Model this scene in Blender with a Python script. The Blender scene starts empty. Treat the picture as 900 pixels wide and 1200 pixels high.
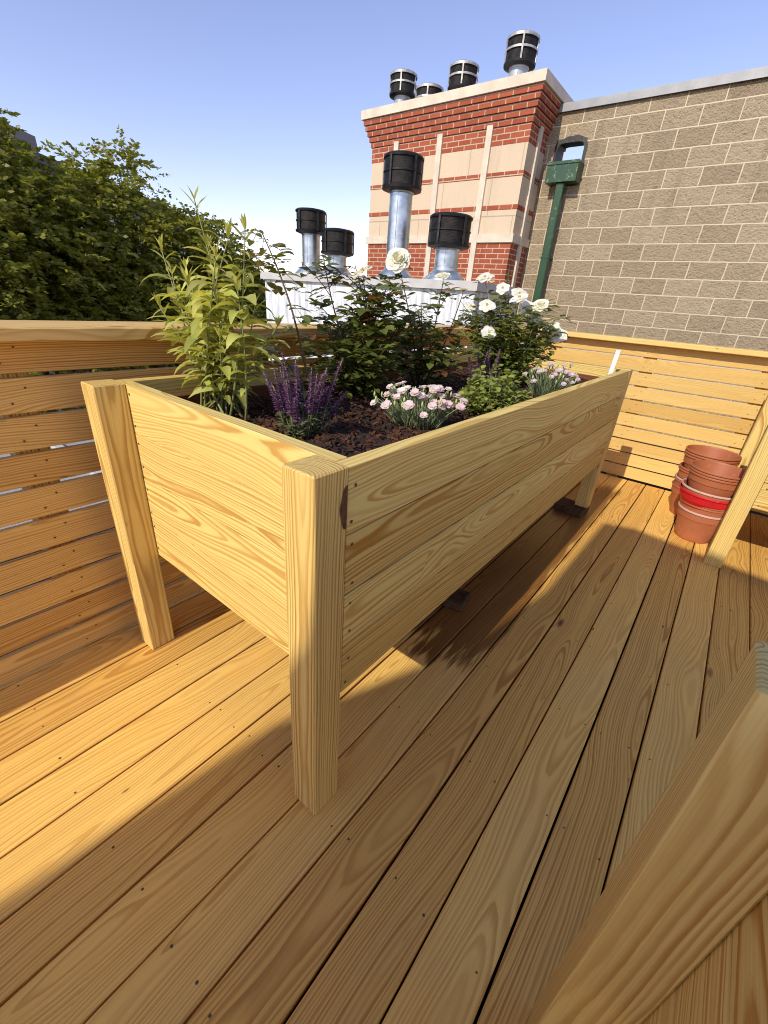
import bpy, math, random
import numpy as np
from mathutils import Vector, Matrix
rad = math.radians
scene = bpy.context.scene
COL = scene.collection
RNG = random.Random(7)
V = Vector

# ------------------------------------------------------------------ helpers
def tag(o, label=None, cat=None, group=None, kind=None):
    if label: o['label'] = label
    if cat: o['category'] = cat
    if group: o['group'] = group
    if kind: o['kind'] = kind
    return o

def empty(name, loc, label, cat, group=None, rotz=0.0):
    o = bpy.data.objects.new(name, None)
    o.empty_display_size = 0.1
    o.location = loc; o.rotation_euler = (0, 0, rotz)
    COL.objects.link(o)
    return tag(o, label, cat, group)

class MB:
    """collects faces; per-corner 'wco' (log coordinates) and per-face 'tone'"""
    def __init__(s):
        s.v = []; s.f = []; s.w = []; s.t = []; s.m = []
    def face(s, pts, tone=1.0, wco=None, mi=0):
        n = len(s.v)
        s.v.extend(tuple(p) for p in pts)
        s.f.append(tuple(range(n, n + len(pts))))
        s.w.extend(wco if wco else [tuple(p) for p in pts])
        s.t.append(tone); s.m.append(mi)
    def faces_idx(s, verts, faces, tone=1.0, mi=0):
        n = len(s.v)
        s.v.extend(tuple(p) for p in verts)
        for f in faces:
            s.f.append(tuple(n + i for i in f))
            s.w.extend(tuple(verts[i]) for i in f)
            s.t.append(tone); s.m.append(mi)
    def board(s, cen, size, along='y', thick='z', ch=0.0025, tone=None, rng=RNG, pith=None, lseed=None, mi=0, rot=None):
        """chamfered plank, size = (length, width, thickness), with its own place in a log"""
        ax = {'x': V((1, 0, 0)), 'y': V((0, 1, 0)), 'z': V((0, 0, 1))}
        A = ax[along]; T = ax[thick]; W = T.cross(A)
        if rot is not None:
            A = rot @ A; T = rot @ T; W = rot @ W
        cen = V(cen)
        h = [size[0] / 2, size[1] / 2, size[2] / 2]
        D = [A, W, T]
        if pith is None:
            pith = (rng.uniform(-0.09, 0.09), rng.uniform(0.015, 0.09))
        if lseed is None: lseed = rng.uniform(0, 60)
        if tone is None: tone = rng.uniform(0.90, 1.08)
        def P(c):
            return cen + A * c[0] + W * c[1] + T * c[2]
        def Q(c):
            return (c[0] + lseed, c[1] - pith[0], c[2] + pith[1])
        c = min(ch, h[0] * .4, h[1] * .4, h[2] * .4)
        key = {}
        def cor(sg, a):
            return tuple(sg[i] * (h[i] - (0 if i == a else c)) for i in range(3))
        def add(cs):
            # orient outward from the plank centre
            p = [V(q) for q in cs]
            nrm = (p[1] - p[0]).cross(p[2] - p[0])
            m = sum(p, V((0, 0, 0)))
            if nrm.dot(m) < 0: cs = cs[::-1]
            s.face([P(q) for q in cs], tone, [Q(q) for q in cs], mi)
        for a in range(3):
            b, d = [i for i in range(3) if i != a]
            for sa in (-1, 1):
                q = []
                for sb, sd in ((-1, -1), (1, -1), (1, 1), (-1, 1)):
                    sg = [0, 0, 0]; sg[a] = sa; sg[b] = sb; sg[d] = sd
                    q.append(cor(sg, a))
                add(q)
        for a in range(3):            # edges running along axis a
            b, d = [i for i in range(3) if i != a]
            for sb in (-1, 1):
                for sd in (-1, 1):
                    g = []
                    for sa, axx in ((-1, b), (1, b), (1, d), (-1, d)):
                        sg = [0, 0, 0]; sg[a] = sa; sg[b] = sb; sg[d] = sd
                        q = list(cor(sg, axx)); q[a] = sa * (h[a] - c)
                        g.append(tuple(q))
                    add(g)
        for sa in (-1, 1):
            for sb in (-1, 1):
                for sd in (-1, 1):
                    sg = (sa, sb, sd)
                    add([cor(sg, 0), cor(sg, 1), cor(sg, 2)])
    def box(s, lo, hi, tone=1.0, mi=0):
        x0, y0, z0 = lo; x1, y1, z1 = hi
        v = [(x0,y0,z0),(x1,y0,z0),(x1,y1,z0),(x0,y1,z0),(x0,y0,z1),(x1,y0,z1),(x1,y1,z1),(x0,y1,z1)]
        s.faces_idx(v, [(0,3,2,1),(4,5,6,7),(0,1,5,4),(1,2,6,5),(2,3,7,6),(3,0,4,7)], tone, mi)
    def tube(s, path, radii, n=6, tone=1.0, cap=True, mi=0):
        path = [V(p) for p in path]
        if not hasattr(radii, '__len__'): radii = [radii] * len(path)
        rings = []
        up = V((0.31, 0.17, 0.93)).normalized()
        for i, p in enumerate(path):
            d = (path[min(i + 1, len(path) - 1)] - path[max(i - 1, 0)])
            if d.length < 1e-9: d = V((0, 0, 1))
            d.normalize()
            if abs(d.dot(up)) > .96: up = V((1, .2, .1)).normalized()
            a = d.cross(up).normalized(); b = a.cross(d)
            rings.append([p + (a * math.cos(t) + b * math.sin(t)) * radii[i] for t in [2 * math.pi * k / n for k in range(n)]])
        vs = [q for r in rings for q in r]; fs = []
        for i in range(len(rings) - 1):
            for k in range(n):
                fs.append((i*n + k, (i+1)*n + k, (i+1)*n + (k+1) % n, i*n + (k+1) % n))
        if cap:
            fs.append(tuple(range(n))); fs.append(tuple(reversed(range((len(rings)-1)*n, len(rings)*n))))
        s.faces_idx(vs, fs, tone, mi)
    def lathe(s, prof, cx, cy, n=40, tone=1.0, mi=0, closed=False):
        vs = []; fs = []
        for (r, z) in prof:
            for k in range(n):
                t = 2 * math.pi * k / n
                vs.append((cx + r * math.cos(t), cy + r * math.sin(t), z))
        m = len(prof)
        for i in range(m if closed else m - 1):
            j = (i + 1) % m
            for k in range(n):
                fs.append((i*n + k, i*n + (k+1) % n, j*n + (k+1) % n, j*n + k))
        s.faces_idx(vs, fs, tone, mi)
    def disc(s, r, z, cx, cy, n=40, tone=1.0, mi=0, up=True):
        vs = [(cx + r * math.cos(2*math.pi*k/n), cy + r * math.sin(2*math.pi*k/n), z) for k in range(n)]
        s.faces_idx(vs, [tuple(range(n)) if up else tuple(reversed(range(n)))], tone, mi)
    def leaf(s, base, d, up, ln, wd, droop=0.3, fold=0.25, tone=1.0, nseg=4, mi=0, tip=1.0, rng=RNG):
        base = V(base); d = V(d).normalized(); up = V(up)
        side = d.cross(up)
        if side.length < 1e-4: side = d.cross(V((1, 0, 0)))
        side.normalize(); nrm = side.cross(d).normalized()
        tw = rng.uniform(-.3, .3)
        rows = []; p = base.copy(); dd = d.copy(); step = ln / nseg
        for i in range(nseg + 1):
            t = i / nseg
            w = wd * .5 * (math.sin(math.pi * min(1, (t * .93 + .04)) ** (0.8 * tip)) + .02)
            n2 = side.cross(dd).normalized()
            sd = (side * math.cos(tw * t) + n2 * math.sin(tw * t))
            rows.append((p + sd * w + n2 * w * fold, p.copy(), p - sd * w + n2 * w * fold))
            dd = (dd + V((0, 0, -1)) * droop / nseg * (0.5 + t)).normalized()
            p = p + dd * step
        vs = [q for r in rows for q in r]; fs = []
        for i in range(nseg):
            a = i * 3
            fs.append((a, a+1, a+4, a+3)); fs.append((a+1, a+2, a+5, a+4))
        s.faces_idx(vs, fs, tone, mi)
    def build(s, name, mat, parent=None, smooth=False, auto=None):
        me = bpy.data.meshes.new(name)
        nv, nf = len(s.v), len(s.f)
        me.vertices.add(nv)
        me.vertices.foreach_set('co', np.array(s.v, np.float32).ravel())
        tot = np.array([len(f) for f in s.f], np.int32)
        me.loops.add(int(tot.sum())); me.polygons.add(nf)
        me.loops.foreach_set('vertex_index', np.concatenate([np.array(f, np.int32) for f in s.f]))
        me.polygons.foreach_set('loop_start', np.concatenate([[0], np.cumsum(tot)[:-1]]).astype(np.int32))
        me.polygons.foreach_set('loop_total', tot)
        me.polygons.foreach_set('material_index', np.array(s.m, np.int32))
        me.update(calc_edges=True)
        a = me.attributes.new('wco', 'FLOAT_VECTOR', 'CORNER')
        a.data.foreach_set('vector', np.array(s.w, np.float32).ravel())
        b = me.attributes.new('tone', 'FLOAT', 'FACE')
        b.data.foreach_set('value', np.array(s.t, np.float32))
        mats = mat if isinstance(mat, (list, tuple)) else [mat]
        for m in mats: me.materials.append(m)
        me.polygons.foreach_set('use_smooth', np.full(nf, bool(smooth)))
        me.validate()
        o = bpy.data.objects.new(name, me)
        COL.objects.link(o)
        if parent is not None: o.parent = parent
        if auto is not None and smooth:
            me.set_sharp_from_angle(angle=rad(auto))
        return o

# ------------------------------------------------------------------ materials
class NT:
    def __init__(s, name):
        s.mat = bpy.data.materials.new(name); s.mat.use_nodes = True
        s.t = s.mat.node_tree; s.t.nodes.clear()
        s.out = s.n('ShaderNodeOutputMaterial')
    def n(s, typ, ins=None, **kw):
        nd = s.t.nodes.new(typ)
        for k, v in kw.items(): setattr(nd, k, v)
        if ins:
            for k, v in ins.items():
                if hasattr(v, 'is_output') or isinstance(v, bpy.types.NodeSocket): s.t.links.new(v, nd.inputs[k])
                else: nd.inputs[k].default_value = v
        return nd
    def m(s, op, a, b=None, c=None, clamp=False):
        nd = s.n('ShaderNodeMath', operation=op); nd.use_clamp = clamp
        for i, x in enumerate((a, b, c)):
            if x is None: continue
            if isinstance(x, bpy.types.NodeSocket): s.t.links.new(x, nd.inputs[i])
            else: nd.inputs[i].default_value = x
        return nd.outputs[0]
    def ss(s, x, lo, hi, a=0.0, b=1.0):
        nd = s.n('ShaderNodeMapRange', {0: x, 1: lo, 2: hi, 3: a, 4: b}, interpolation_type='SMOOTHSTEP')
        return nd.outputs[0]
    def mix(s, fac, a, b, blend='MIX'):
        nd = s.n('ShaderNodeMix', data_type='RGBA', blend_type=blend)
        for i, x in ((0, fac), (6, a), (7, b)):
            if isinstance(x, bpy.types.NodeSocket): s.t.links.new(x, nd.inputs[i])
            elif i == 0: nd.inputs[0].default_value = x
            else: nd.inputs[i].default_value = (*x, 1)
        return nd.outputs[2]
    def noise(s, vec, scale=5, detail=2, rough=.5, dim='3D', dist=0):
        nd = s.n('ShaderNodeTexNoise', {'Scale': scale, 'Detail': detail, 'Roughness': rough, 'Distortion': dist}, noise_dimensions=dim)
        if vec is not None: s.t.links.new(vec, nd.inputs['Vector'])
        return nd.outputs['Fac']
    def comb(s, x, y, z):
        return s.n('ShaderNodeCombineXYZ', {0: x, 1: y, 2: z}).outputs[0]
    def sep(s, v):
        o = s.n('ShaderNodeSeparateXYZ', {0: v}).outputs; return o[0], o[1], o[2]
    def attr(s, name, vec=False):
        nd = s.n('ShaderNodeAttribute', attribute_name=name)
        return nd.outputs['Vector'] if vec else nd.outputs['Fac']
    def obj(s): return s.n('ShaderNodeTexCoord').outputs['Object']
    def bump(s, h, strength=.3, dist=.01):
        return s.n('ShaderNodeBump', {'Height': h, 'Strength': strength, 'Distance': dist}).outputs[0]
    def pbr(s, col, rough=.6, metal=0.0, normal=None, spec=.5, **kw):
        ins = {'Roughness': rough, 'Metallic': metal, 'Specular IOR Level': spec}
        nd = s.n('ShaderNodeBsdfPrincipled', ins)
        if isinstance(col, bpy.types.NodeSocket): s.t.links.new(col, nd.inputs['Base Color'])
        else: nd.inputs['Base Color'].default_value = (*col, 1)
        if normal is not None: s.t.links.new(normal, nd.inputs['Normal'])
        s.t.links.new(nd.outputs[0], s.out.inputs[0])
        return nd

def wood(name, early, late, ring=.0062, contrast=1.0, stain=False, specks=.35, rough=.62, wander=.035, knots=True, patina=0.0, wob_=.05):
    k = NT(name)
    w = k.attr('wco', True); tone = k.attr('tone')
    L, y, z = k.sep(w)
    wob = k.n('ShaderNodeTexNoise', {'Vector': k.comb(k.m('MULTIPLY', L, 1.1), k.m('MULTIPLY', y, 7.0), k.m('MULTIPLY', z, 7.0)), 'Scale': 1.0, 'Detail': 2.0})
    wr, wg, wb = k.sep(wob.outputs['Color'])
    slow = k.n('ShaderNodeTexNoise', {'Vector': k.comb(k.m('MULTIPLY', L, 1.15), 3.3, 1.7), 'Scale': 1.0, 'Detail': 1.0})
    sr, sg, sb = k.sep(slow.outputs['Color'])
    y2 = k.m('ADD', y, k.m('ADD', k.m('MULTIPLY', k.m('SUBTRACT', wr, .5), wob_), k.m('MULTIPLY', k.m('SUBTRACT', sr, .5), wander * 2)))
    z2 = k.m('ADD', z, k.m('ADD', k.m('MULTIPLY', k.m('SUBTRACT', wg, .5), wob_), k.m('MULTIPLY', k.m('SUBTRACT', sg, .5), wander * 2)))
    r = k.m('SQRT', k.m('ADD', k.m('MULTIPLY', y2, y2), k.m('MULTIPLY', z2, z2)))
    if knots:
        vo = k.n('ShaderNodeTexVoronoi', {'Vector': k.comb(k.m('MULTIPLY', L, 1.5), k.m('MULTIPLY', y, 4.8), k.m('MULTIPLY', z, 1.0)), 'Scale': 1.0, 'Randomness': 1.0}, feature='F1')
        d = vo.outputs['Distance']
        vr, vg, vb = k.sep(vo.outputs['Color'])
        on = k.m('GREATER_THAN', vr, .38)
        bul = k.m('MULTIPLY', on, k.m('EXPONENT', k.m('MULTIPLY', k.m('MULTIPLY', d, d), -28.0)))
        r = k.m('ADD', r, k.m('MULTIPLY', bul, .03))
        knot = k.m('MULTIPLY', on, k.ss(d, .075, .045))
        core = k.m('MULTIPLY', on, k.ss(d, .045, .02))
    wig = k.noise(k.comb(k.m('MULTIPLY', L, 9.0), k.m('MULTIPLY', y, 60.0), k.m('MULTIPLY', z, 60.0)), 1.0, 3)
    rv = k.n('ShaderNodeTexNoise', {'W': k.m('MULTIPLY', r, 55.0), 'Scale': 1.0, 'Detail': 1.0}, noise_dimensions='1D').outputs['Fac']
    rr = k.m('ADD', k.m('ADD', k.m('DIVIDE', r, ring), k.m('MULTIPLY', rv, 1.6)), k.m('MULTIPLY', k.m('SUBTRACT', wig, .5), .45))
    fl = k.m('FLOOR', rr); fr = k.m('SUBTRACT', rr, fl)
    wn = k.n('ShaderNodeTexWhiteNoise', {'W': fl}, noise_dimensions='1D').outputs['Value']
    ramp = k.n('ShaderNodeValToRGB', {0: fr})
    e = ramp.color_ramp.elements
    e[0].position = 0.0; e[0].color = (.25, .25, .25, 1)
    e[1].position = .12; e[1].color = (0, 0, 0, 1)
    for p, c in ((.40, .06), (.58, .55), (.74, .95), (.93, 1.0), (1.0, .5)):
        x = e.new(p); x.color = (c, c, c, 1)
    lt = k.m('MULTIPLY', k.m('MULTIPLY', ramp.outputs[0], k.m('ADD', .45, k.m('MULTIPLY', wn, .65))), k.m('MULTIPLY', contrast, k.n('ShaderNodeMapRange', {0: tone, 1: .84, 2: 1.06, 3: 1.15, 4: .7}).outputs[0]), clamp=True)
    fib = k.noise(k.comb(k.m('MULTIPLY', L, 5.0), k.m('MULTIPLY', y, 420.0), k.m('MULTIPLY', z, 420.0)), 1.0, 2)
    blotch = k.noise(k.comb(k.m('MULTIPLY', L, 1.7), k.m('MULTIPLY', y, 6.0), k.m('MULTIPLY', z, 6.0)), 1.3, 3)
    col = k.mix(lt, early, late)
    col = k.mix(k.n('ShaderNodeMapRange', {0: tone, 1: .88, 2: 1.0, 3: .5, 4: 0.0}).outputs[0], col, k.mix(1.0, col, (1.0, .86, .68), 'MULTIPLY'))
    col = k.mix(k.ss(blotch, .35, .75, 0, .35), col, tuple(a * b for a, b in zip(early, (.86, .74, .60))))
    if patina:
        pn = k.noise(k.obj(), 2.2, 4, .6)
        col = k.mix(k.ss(pn, .4, .72, 0, patina), col, (.36, .29, .20))
    if knots:
        col = k.mix(k.m('MULTIPLY', knot, .75), col, (.30, .14, .05))
        col = k.mix(k.m('MULTIPLY', core, .8), col, (.09, .04, .02))
    if specks:
        vs = k.n('ShaderNodeTexVoronoi', {'Vector': k.comb(k.m('MULTIPLY', L, 5.5), k.m('MULTIPLY', y, 17.0), k.m('MULTIPLY', z, 17.0)), 'Scale': 1.0}, feature='F1')
        q = k.m('MULTIPLY', k.ss(vs.outputs['Distance'], .095, .035), k.m('GREATER_THAN', k.sep(vs.outputs['Color'])[0], .86 - .16 * specks))
        col = k.mix(k.m('MULTIPLY', q, specks), col, (.10, .055, .025))
    chk = k.noise(k.comb(k.m('MULTIPLY', L, 3.2), k.m('MULTIPLY', y, 150.0), k.m('MULTIPLY', z, 150.0)), 1.0, 3, .7)
    col = k.mix(k.ss(chk, .70, .80, 0, .5), col, (.16, .075, .022))
    if patina:
        sc1 = k.noise(k.comb(k.m('MULTIPLY', L, 1.6), k.m('MULTIPLY', y, 11.0), 2.0), 1.0, 5, .72)
        col = k.mix(k.ss(sc1, .60, .74, 0, patina * 1.6), col, (.26, .19, .115))
    f = k.m('MULTIPLY', tone, k.m('ADD', .82, k.m('MULTIPLY', fib, .36)))
    col = k.mix(1.0, col, k.n('ShaderNodeCombineColor', {0: f, 1: f, 2: f}).outputs[0], 'MULTIPLY')
    rg = rough
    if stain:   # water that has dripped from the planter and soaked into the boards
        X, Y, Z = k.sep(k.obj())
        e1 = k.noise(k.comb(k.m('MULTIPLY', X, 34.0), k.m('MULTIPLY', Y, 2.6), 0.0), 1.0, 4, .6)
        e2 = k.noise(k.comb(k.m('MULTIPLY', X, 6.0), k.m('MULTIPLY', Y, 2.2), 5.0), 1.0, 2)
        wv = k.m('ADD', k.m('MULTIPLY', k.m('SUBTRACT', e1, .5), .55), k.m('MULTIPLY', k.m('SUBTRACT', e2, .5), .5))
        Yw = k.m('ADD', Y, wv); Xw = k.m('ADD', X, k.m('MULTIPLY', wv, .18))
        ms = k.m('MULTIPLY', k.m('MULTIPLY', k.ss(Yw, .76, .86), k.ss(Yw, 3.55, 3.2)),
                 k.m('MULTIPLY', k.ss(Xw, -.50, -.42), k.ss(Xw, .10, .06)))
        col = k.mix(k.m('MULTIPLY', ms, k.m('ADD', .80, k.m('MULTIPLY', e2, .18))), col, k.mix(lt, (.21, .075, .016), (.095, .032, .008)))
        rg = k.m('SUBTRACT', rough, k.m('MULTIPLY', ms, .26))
    bh = k.m('ADD', k.m('MULTIPLY', lt, -.5), k.m('MULTIPLY', fib, .5))
    k.pbr(col, rg, normal=k.bump(bh, .25, .0015), spec=.22)
    return k.mat

PINE = wood('pine_planter', (.73, .56, .19), (.46, .23, .045), ring=.0092, contrast=1.1, wander=.07)
PINE_POST = wood('pine_posts', (.73, .55, .19), (.40, .195, .042), ring=.0066, contrast=1.05, wander=.022, wob_=.02)  # posts and legs: tighter rings, darker latewood than the planter boards
DECKW = wood('pine_deck', (.92, .575, .15), (.54, .26, .055), ring=.0084, contrast=.9, stain=True, specks=.8, patina=.10, wander=.075)
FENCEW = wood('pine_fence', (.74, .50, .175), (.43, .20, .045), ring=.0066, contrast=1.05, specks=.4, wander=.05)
FENCEF = wood('pine_fence_sunny', (.72, .50, .17), (.53, .30, .075), ring=.006, contrast=.55, specks=.6)  # sunlit copy of the fence pine: rings lightened and flattened in colour
KNOT = None
DIRTY = wood('dirty_wood', (.22, .085, .04), (.13, .05, .025), specks=.6, knots=False)

def simple(name, col, rough=.6, metal=0, var=.12, scale=6, bump=0, bscale=60, bdist=.003, spec=.5, var2=None):
    k = NT(name)
    n = k.noise(k.obj(), scale, 4, .6)
    c = k.mix(k.ss(n, .3, .7, 0, 1), tuple(x * (1 - var) for x in col), tuple(min(1, x * (1 + var)) for x in (var2 or col)))
    t = k.attr('tone')
    c = k.mix(1.0, c, k.n('ShaderNodeCombineColor', {0: t, 1: t, 2: t}).outputs[0], 'MULTIPLY')
    nm = k.bump(k.noise(k.obj(), bscale, 4, .65), bump, bdist) if bump else None
    k.pbr(c, rough, metal, nm, spec)
    return k.mat

KNOT = simple('dark_knot', (.10, .038, .015), .6, 0, .45, 60)
SCREW = simple('screw_metal', (.12, .075, .04), .55, .4)
DARKUNDER = simple('dark_roof', (.022, .02, .018), .95, spec=.1)
BLACKMETAL = simple('black_vent_metal', (.011, .009, .008), .42, .3, .35, 14, .15, 30)
SCREEN = None
GALV = simple('galvanised_steel', (.50, .55, .58), .34, .85, .22, 9, .1, 12, .004)
GREYMETAL = simple('grey_painted_metal', (.40, .43, .45), .45, .3, .12, 8)
STRAPL = simple('worn_strap_metal', (.42, .40, .36), .45, .5, .3, 20)
STRAPD = simple('sooty_strap_metal', (.055, .05, .046), .4, .6, .5, 20)
COPINGM = simple('coping_metal', (.30, .295, .29), .5, .2, .1, 5)
CAPSTONE = simple('cast_stone', (.66, .56, .42), .8, 0, .1, 5, .25, 70, .004)
WHITEP = simple('white_plastic', (.80, .80, .78), .4, 0, .03)
PAVER = simple('dark_paver', (.085, .05, .028), .95, 0, .35, 25, .5, 60, .004, spec=.05)

def screen_mat():
    k = NT('vent_mesh_screen')
    n = k.noise(k.obj(), 18, 3)
    X, Y, Z = k.sep(k.obj())
    g = k.m('MULTIPLY', k.m('SINE', k.m('MULTIPLY', Z, 420.0)), k.m('SINE', k.m('MULTIPLY', k.m('ADD', X, Y), 420.0)))
    c = k.mix(k.ss(n, .3, .75), (.004, .0035, .003), (.024, .017, .012))
    k.pbr(c, .5, .4, k.bump(g, .5, .003))
    return k.mat
SCREEN = screen_mat()

def brick(name, c1, c2, mortar, bw, bh, ms, axes, bumpd=.006, rough=.85, split=0.0, off=.5, stain=0.15):
    k = NT(name)
    X, Y, Z = k.sep(k.obj())
    u = {'x': X, 'y': Y, 'xy': k.m('ADD', X, Y)}[axes]
    jn = k.n('ShaderNodeTexNoise', {'Vector': k.obj(), 'Scale': 7.0, 'Detail': 3.0}); j1, j2, j3 = k.sep(jn.outputs['Color'])
    ja = .012 if split else .003
    vec = k.comb(k.m('ADD', u, k.m('MULTIPLY', k.m('SUBTRACT', j1, .5), ja)), k.m('ADD', Z, k.m('MULTIPLY', k.m('SUBTRACT', j2, .5), ja)), 0.0)
    stk = k.noise(k.comb(k.m('MULTIPLY', X, 5.0), k.m('MULTIPLY', Y, 5.0), k.m('MULTIPLY', Z, .5)), 1.0, 4, .65)
    b = k.n('ShaderNodeTexBrick', {'Vector': vec, 'Scale': 1.0, 'Mortar Size': ms, 'Mortar Smooth': .15, 'Bias': 0.0,
            'Brick Width': bw, 'Row Height': bh, 'Color1': (*c1, 1), 'Color2': (*c2, 1), 'Mortar': (*mortar, 1)})
    b.offset = off
    n1 = k.noise(k.obj(), 38 if split else 70, 5, .7); n2 = k.noise(k.obj(), 1.3, 4, .6); n3 = k.noise(k.obj(), 13, 4, .7)
    col = k.mix(k.ss(n1, .3, .72, 0, .42), b.outputs[0], tuple(x * .62 for x in c1))
    if split:
        col = k.mix(k.ss(n3, .55, .8, 0, .3), col, tuple(x * 1.3 for x in c2))
    col = k.mix(b.outputs['Fac'], col, mortar)
    col = k.mix(k.ss(n2, .45, .8, 0, stain), col, tuple(x * .55 for x in c2))
    col = k.mix(k.ss(stk, .52, .75, 0, .32), col, tuple(x * .5 for x in c2))
    brickness = k.m('SUBTRACT', 1.0, b.outputs['Fac'])
    h = k.m('ADD', brickness, k.m('MULTIPLY', brickness, k.m('ADD', k.m('MULTIPLY', n1, split + .12), k.m('MULTIPLY', n3, split * 1.2))))
    k.pbr(col, rough, normal=k.bump(h, .9, bumpd), spec=.2)
    return k.mat
STONE = brick('stone_panel', (.70, .55, .375), (.66, .51, .345), (.48, .37, .25), .82, .50, .006, 'xy', .004, stain=.12)
BLOCK = brick('split_face_block', (.55, .43, .28), (.41, .31, .195), (.63, .515, .345), .402, .2015, .0082, 'x', .03, split=1.4)
REDX = brick('red_brick_front', (.42, .108, .05), (.33, .075, .036), (.55, .40, .28), .203, .0677, .0075, 'x', .006)
REDY = brick('red_brick_side', (.42, .108, .05), (.33, .075, .036), (.55, .40, .28), .203, .0677, .0075, 'y', .006)

def whitewash():
    k = NT('peeling_white_paint')
    X, Y, Z = k.sep(k.obj())
    n = k.noise(k.comb(k.m('MULTIPLY', X, 13.0), k.m('MULTIPLY', Y, 13.0), k.m('MULTIPLY', Z, 1.6)), 1.0, 5, .65)
    n2 = k.noise(k.obj(), 3.0, 4, .6)
    c = k.mix(k.ss(n, .40, .66, 0, .9), (.78, .78, .77), (.36, .37, .39))
    c = k.mix(k.ss(n2, .58, .72, 0, .5), c, (.62, .60, .56))
    k.pbr(c, .7, normal=k.bump(n, .3, .006))
    return k.mat
WHITEWASH = whitewash()

def leafmat(name, c1, c2, trans=.35, rough=.5, hue=None, spec=.4):
    k = NT(name)
    t = k.attr('tone')
    n = k.noise(k.obj(), 14, 2)
    c = k.mix(k.ss(n, .3, .7), c1, c2)
    if hue: c = k.mix(k.ss(t, 1.05, 1.3), c, hue)
    tt = k.m('MINIMUM', t, 1.2)
    c = k.mix(1.0, c, k.n('ShaderNodeCombineColor', {0: tt, 1: tt, 2: tt}).outputs[0], 'MULTIPLY')
    p = k.n('ShaderNodeBsdfPrincipled', {'Base Color': c, 'Roughness': rough, 'Specular IOR Level': spec})
    tr = k.n('ShaderNodeBsdfTranslucent', {'Color': k.mix(1.0, c, (1.15, 1.1, .55), 'MULTIPLY')})
    mx = k.n('ShaderNodeMixShader', {0: trans, 1: p.outputs[0], 2: tr.outputs[0]})
    k.t.links.new(mx.outputs[0], k.out.inputs[0])
    return k.mat
LEAF_TALL = leafmat('pale_green_leaf', (.50, .52, .11), (.64, .62, .19), .45, .6, spec=.25)
LEAF_ROSE = leafmat('rose_leaf', (.13, .165, .03), (.20, .23, .05), .4, .5, hue=(.20, .085, .035))
LEAF_ROSE2 = leafmat('fresh_rose_leaf', (.17, .21, .035), (.26, .29, .06), .3, .42, hue=(.20, .16, .05))
LEAF_SAGE = leafmat('sage_leaf', (.13, .16, .06), (.2, .22, .1), .25, .6)
LEAF_DIAN = leafmat('grey_green_blade', (.20, .25, .12), (.30, .34, .19), .25, .6)
LEAF_HERB = leafmat('herb_leaf', (.25, .30, .05), (.38, .41, .09), .35, .5)
LEAF_TREE = leafmat('tree_leaf', (.21, .235, .03), (.36, .355, .05), .58, .45, hue=(.28, .27, .06))
PET_WHITE = leafmat('white_petal', (.82, .80, .70), (.88, .87, .82), .3, .6)
PET_CREAM = leafmat('cream_petal', (.70, .62, .40), (.80, .75, .58), .3, .6)
PET_PINK = leafmat('pink_petal', (.80, .58, .59), (.86, .77, .74), .3, .6)
PET_LILAC = leafmat('lilac_petal', (.62, .46, .52), (.74, .62, .62), .3, .6)
PET_PURPLE = leafmat('purple_floret', (.20, .065, .22), (.34, .15, .33), .25, .6)
PET_BLUE = leafmat('blue_petal', (.05, .04, .35), (.10, .07, .50), .25, .6)
STEM_G = simple('green_stem', (.20, .22, .07), .6, 0, .2, 30)
STEM_R = simple('red_cane', (.10, .05, .025), .55, 0, .3, 30)
BARK = simple('bark', (.06, .045, .03), .9, 0, .3, 8, .6, 30, .02)
YELLOW = simple('stamens', (.65, .42, .08), .7)

# ------------------------------------------------------------------ ground, roofs, deck
g = MB(); g.face([(-900, -900, -10), (900, -900, -10), (900, 900, -10), (-900, 900, -10)])
def groundmat():
    k = NT('street_ground')
    n = k.noise(k.obj(), .05, 5, .6)
    k.pbr(k.mix(k.ss(n, .4, .6), (.06, .075, .035), (.10, .095, .085)), .9)
    return k.mat
tag(g.build('ground', groundmat()), kind='structure')
g = MB(); g.box((-2.75, -9.5, -.5), (6.5, 3.85, -.32)); g.box((-1.75, 3.85, -.5), (6.5, 6.98, -.32))
tag(g.build('roof_surface', DARKUNDER), kind='structure')

def gravel():
    k = NT('grey_roof_gravel')
    n = k.noise(k.obj(), 60, 3, .7); n2 = k.noise(k.obj(), 1.1, 3)
    c = k.mix(k.ss(n, .3, .7), (.20, .20, .19), (.46, .45, .43))
    c = k.mix(k.ss(n2, .5, .7, 0, .6), c, (.22, .25, .19))
    k.pbr(c, .9)
    return k.mat
nb = empty('neighbour_building', (-4, 2, -10), 'low neighbouring building with grey gravel roof seen through the fence gaps', 'building')
def wpart(mb, name, mat, par, **kw):
    o = mb.build(name, mat, par, **kw)
    o.matrix_parent_inverse = Matrix.Translation(par.location).inverted() if par.rotation_euler.z == 0 else par.matrix_basis.inverted()
    return o
b = MB(); b.box((-7.2, -8, -10), (-2.8, 3.9, -.92)); wpart(b, 'wall', simple('grey_stucco', (.33, .31, .29), .9), nb)
b = MB(); b.box((-7.15, -7.95, -.915), (-2.85, 3.85, -.9)); wpart(b, 'gravel_roof', gravel(), nb)
WHP = simple('white_parapet', (.50, .50, .49), .7)
for lo, hi in (((-7.2, -8, -.895), (-7.0, 3.9, -.6)), ((-7, -.75, -.895), (-2.85, -.65, -.84)), ((-7, 1.2, -.895), (-2.85, 1.3, -.84))):
    b = MB(); b.box(lo, hi); wpart(b, 'parapet', WHP, nb)

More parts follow.
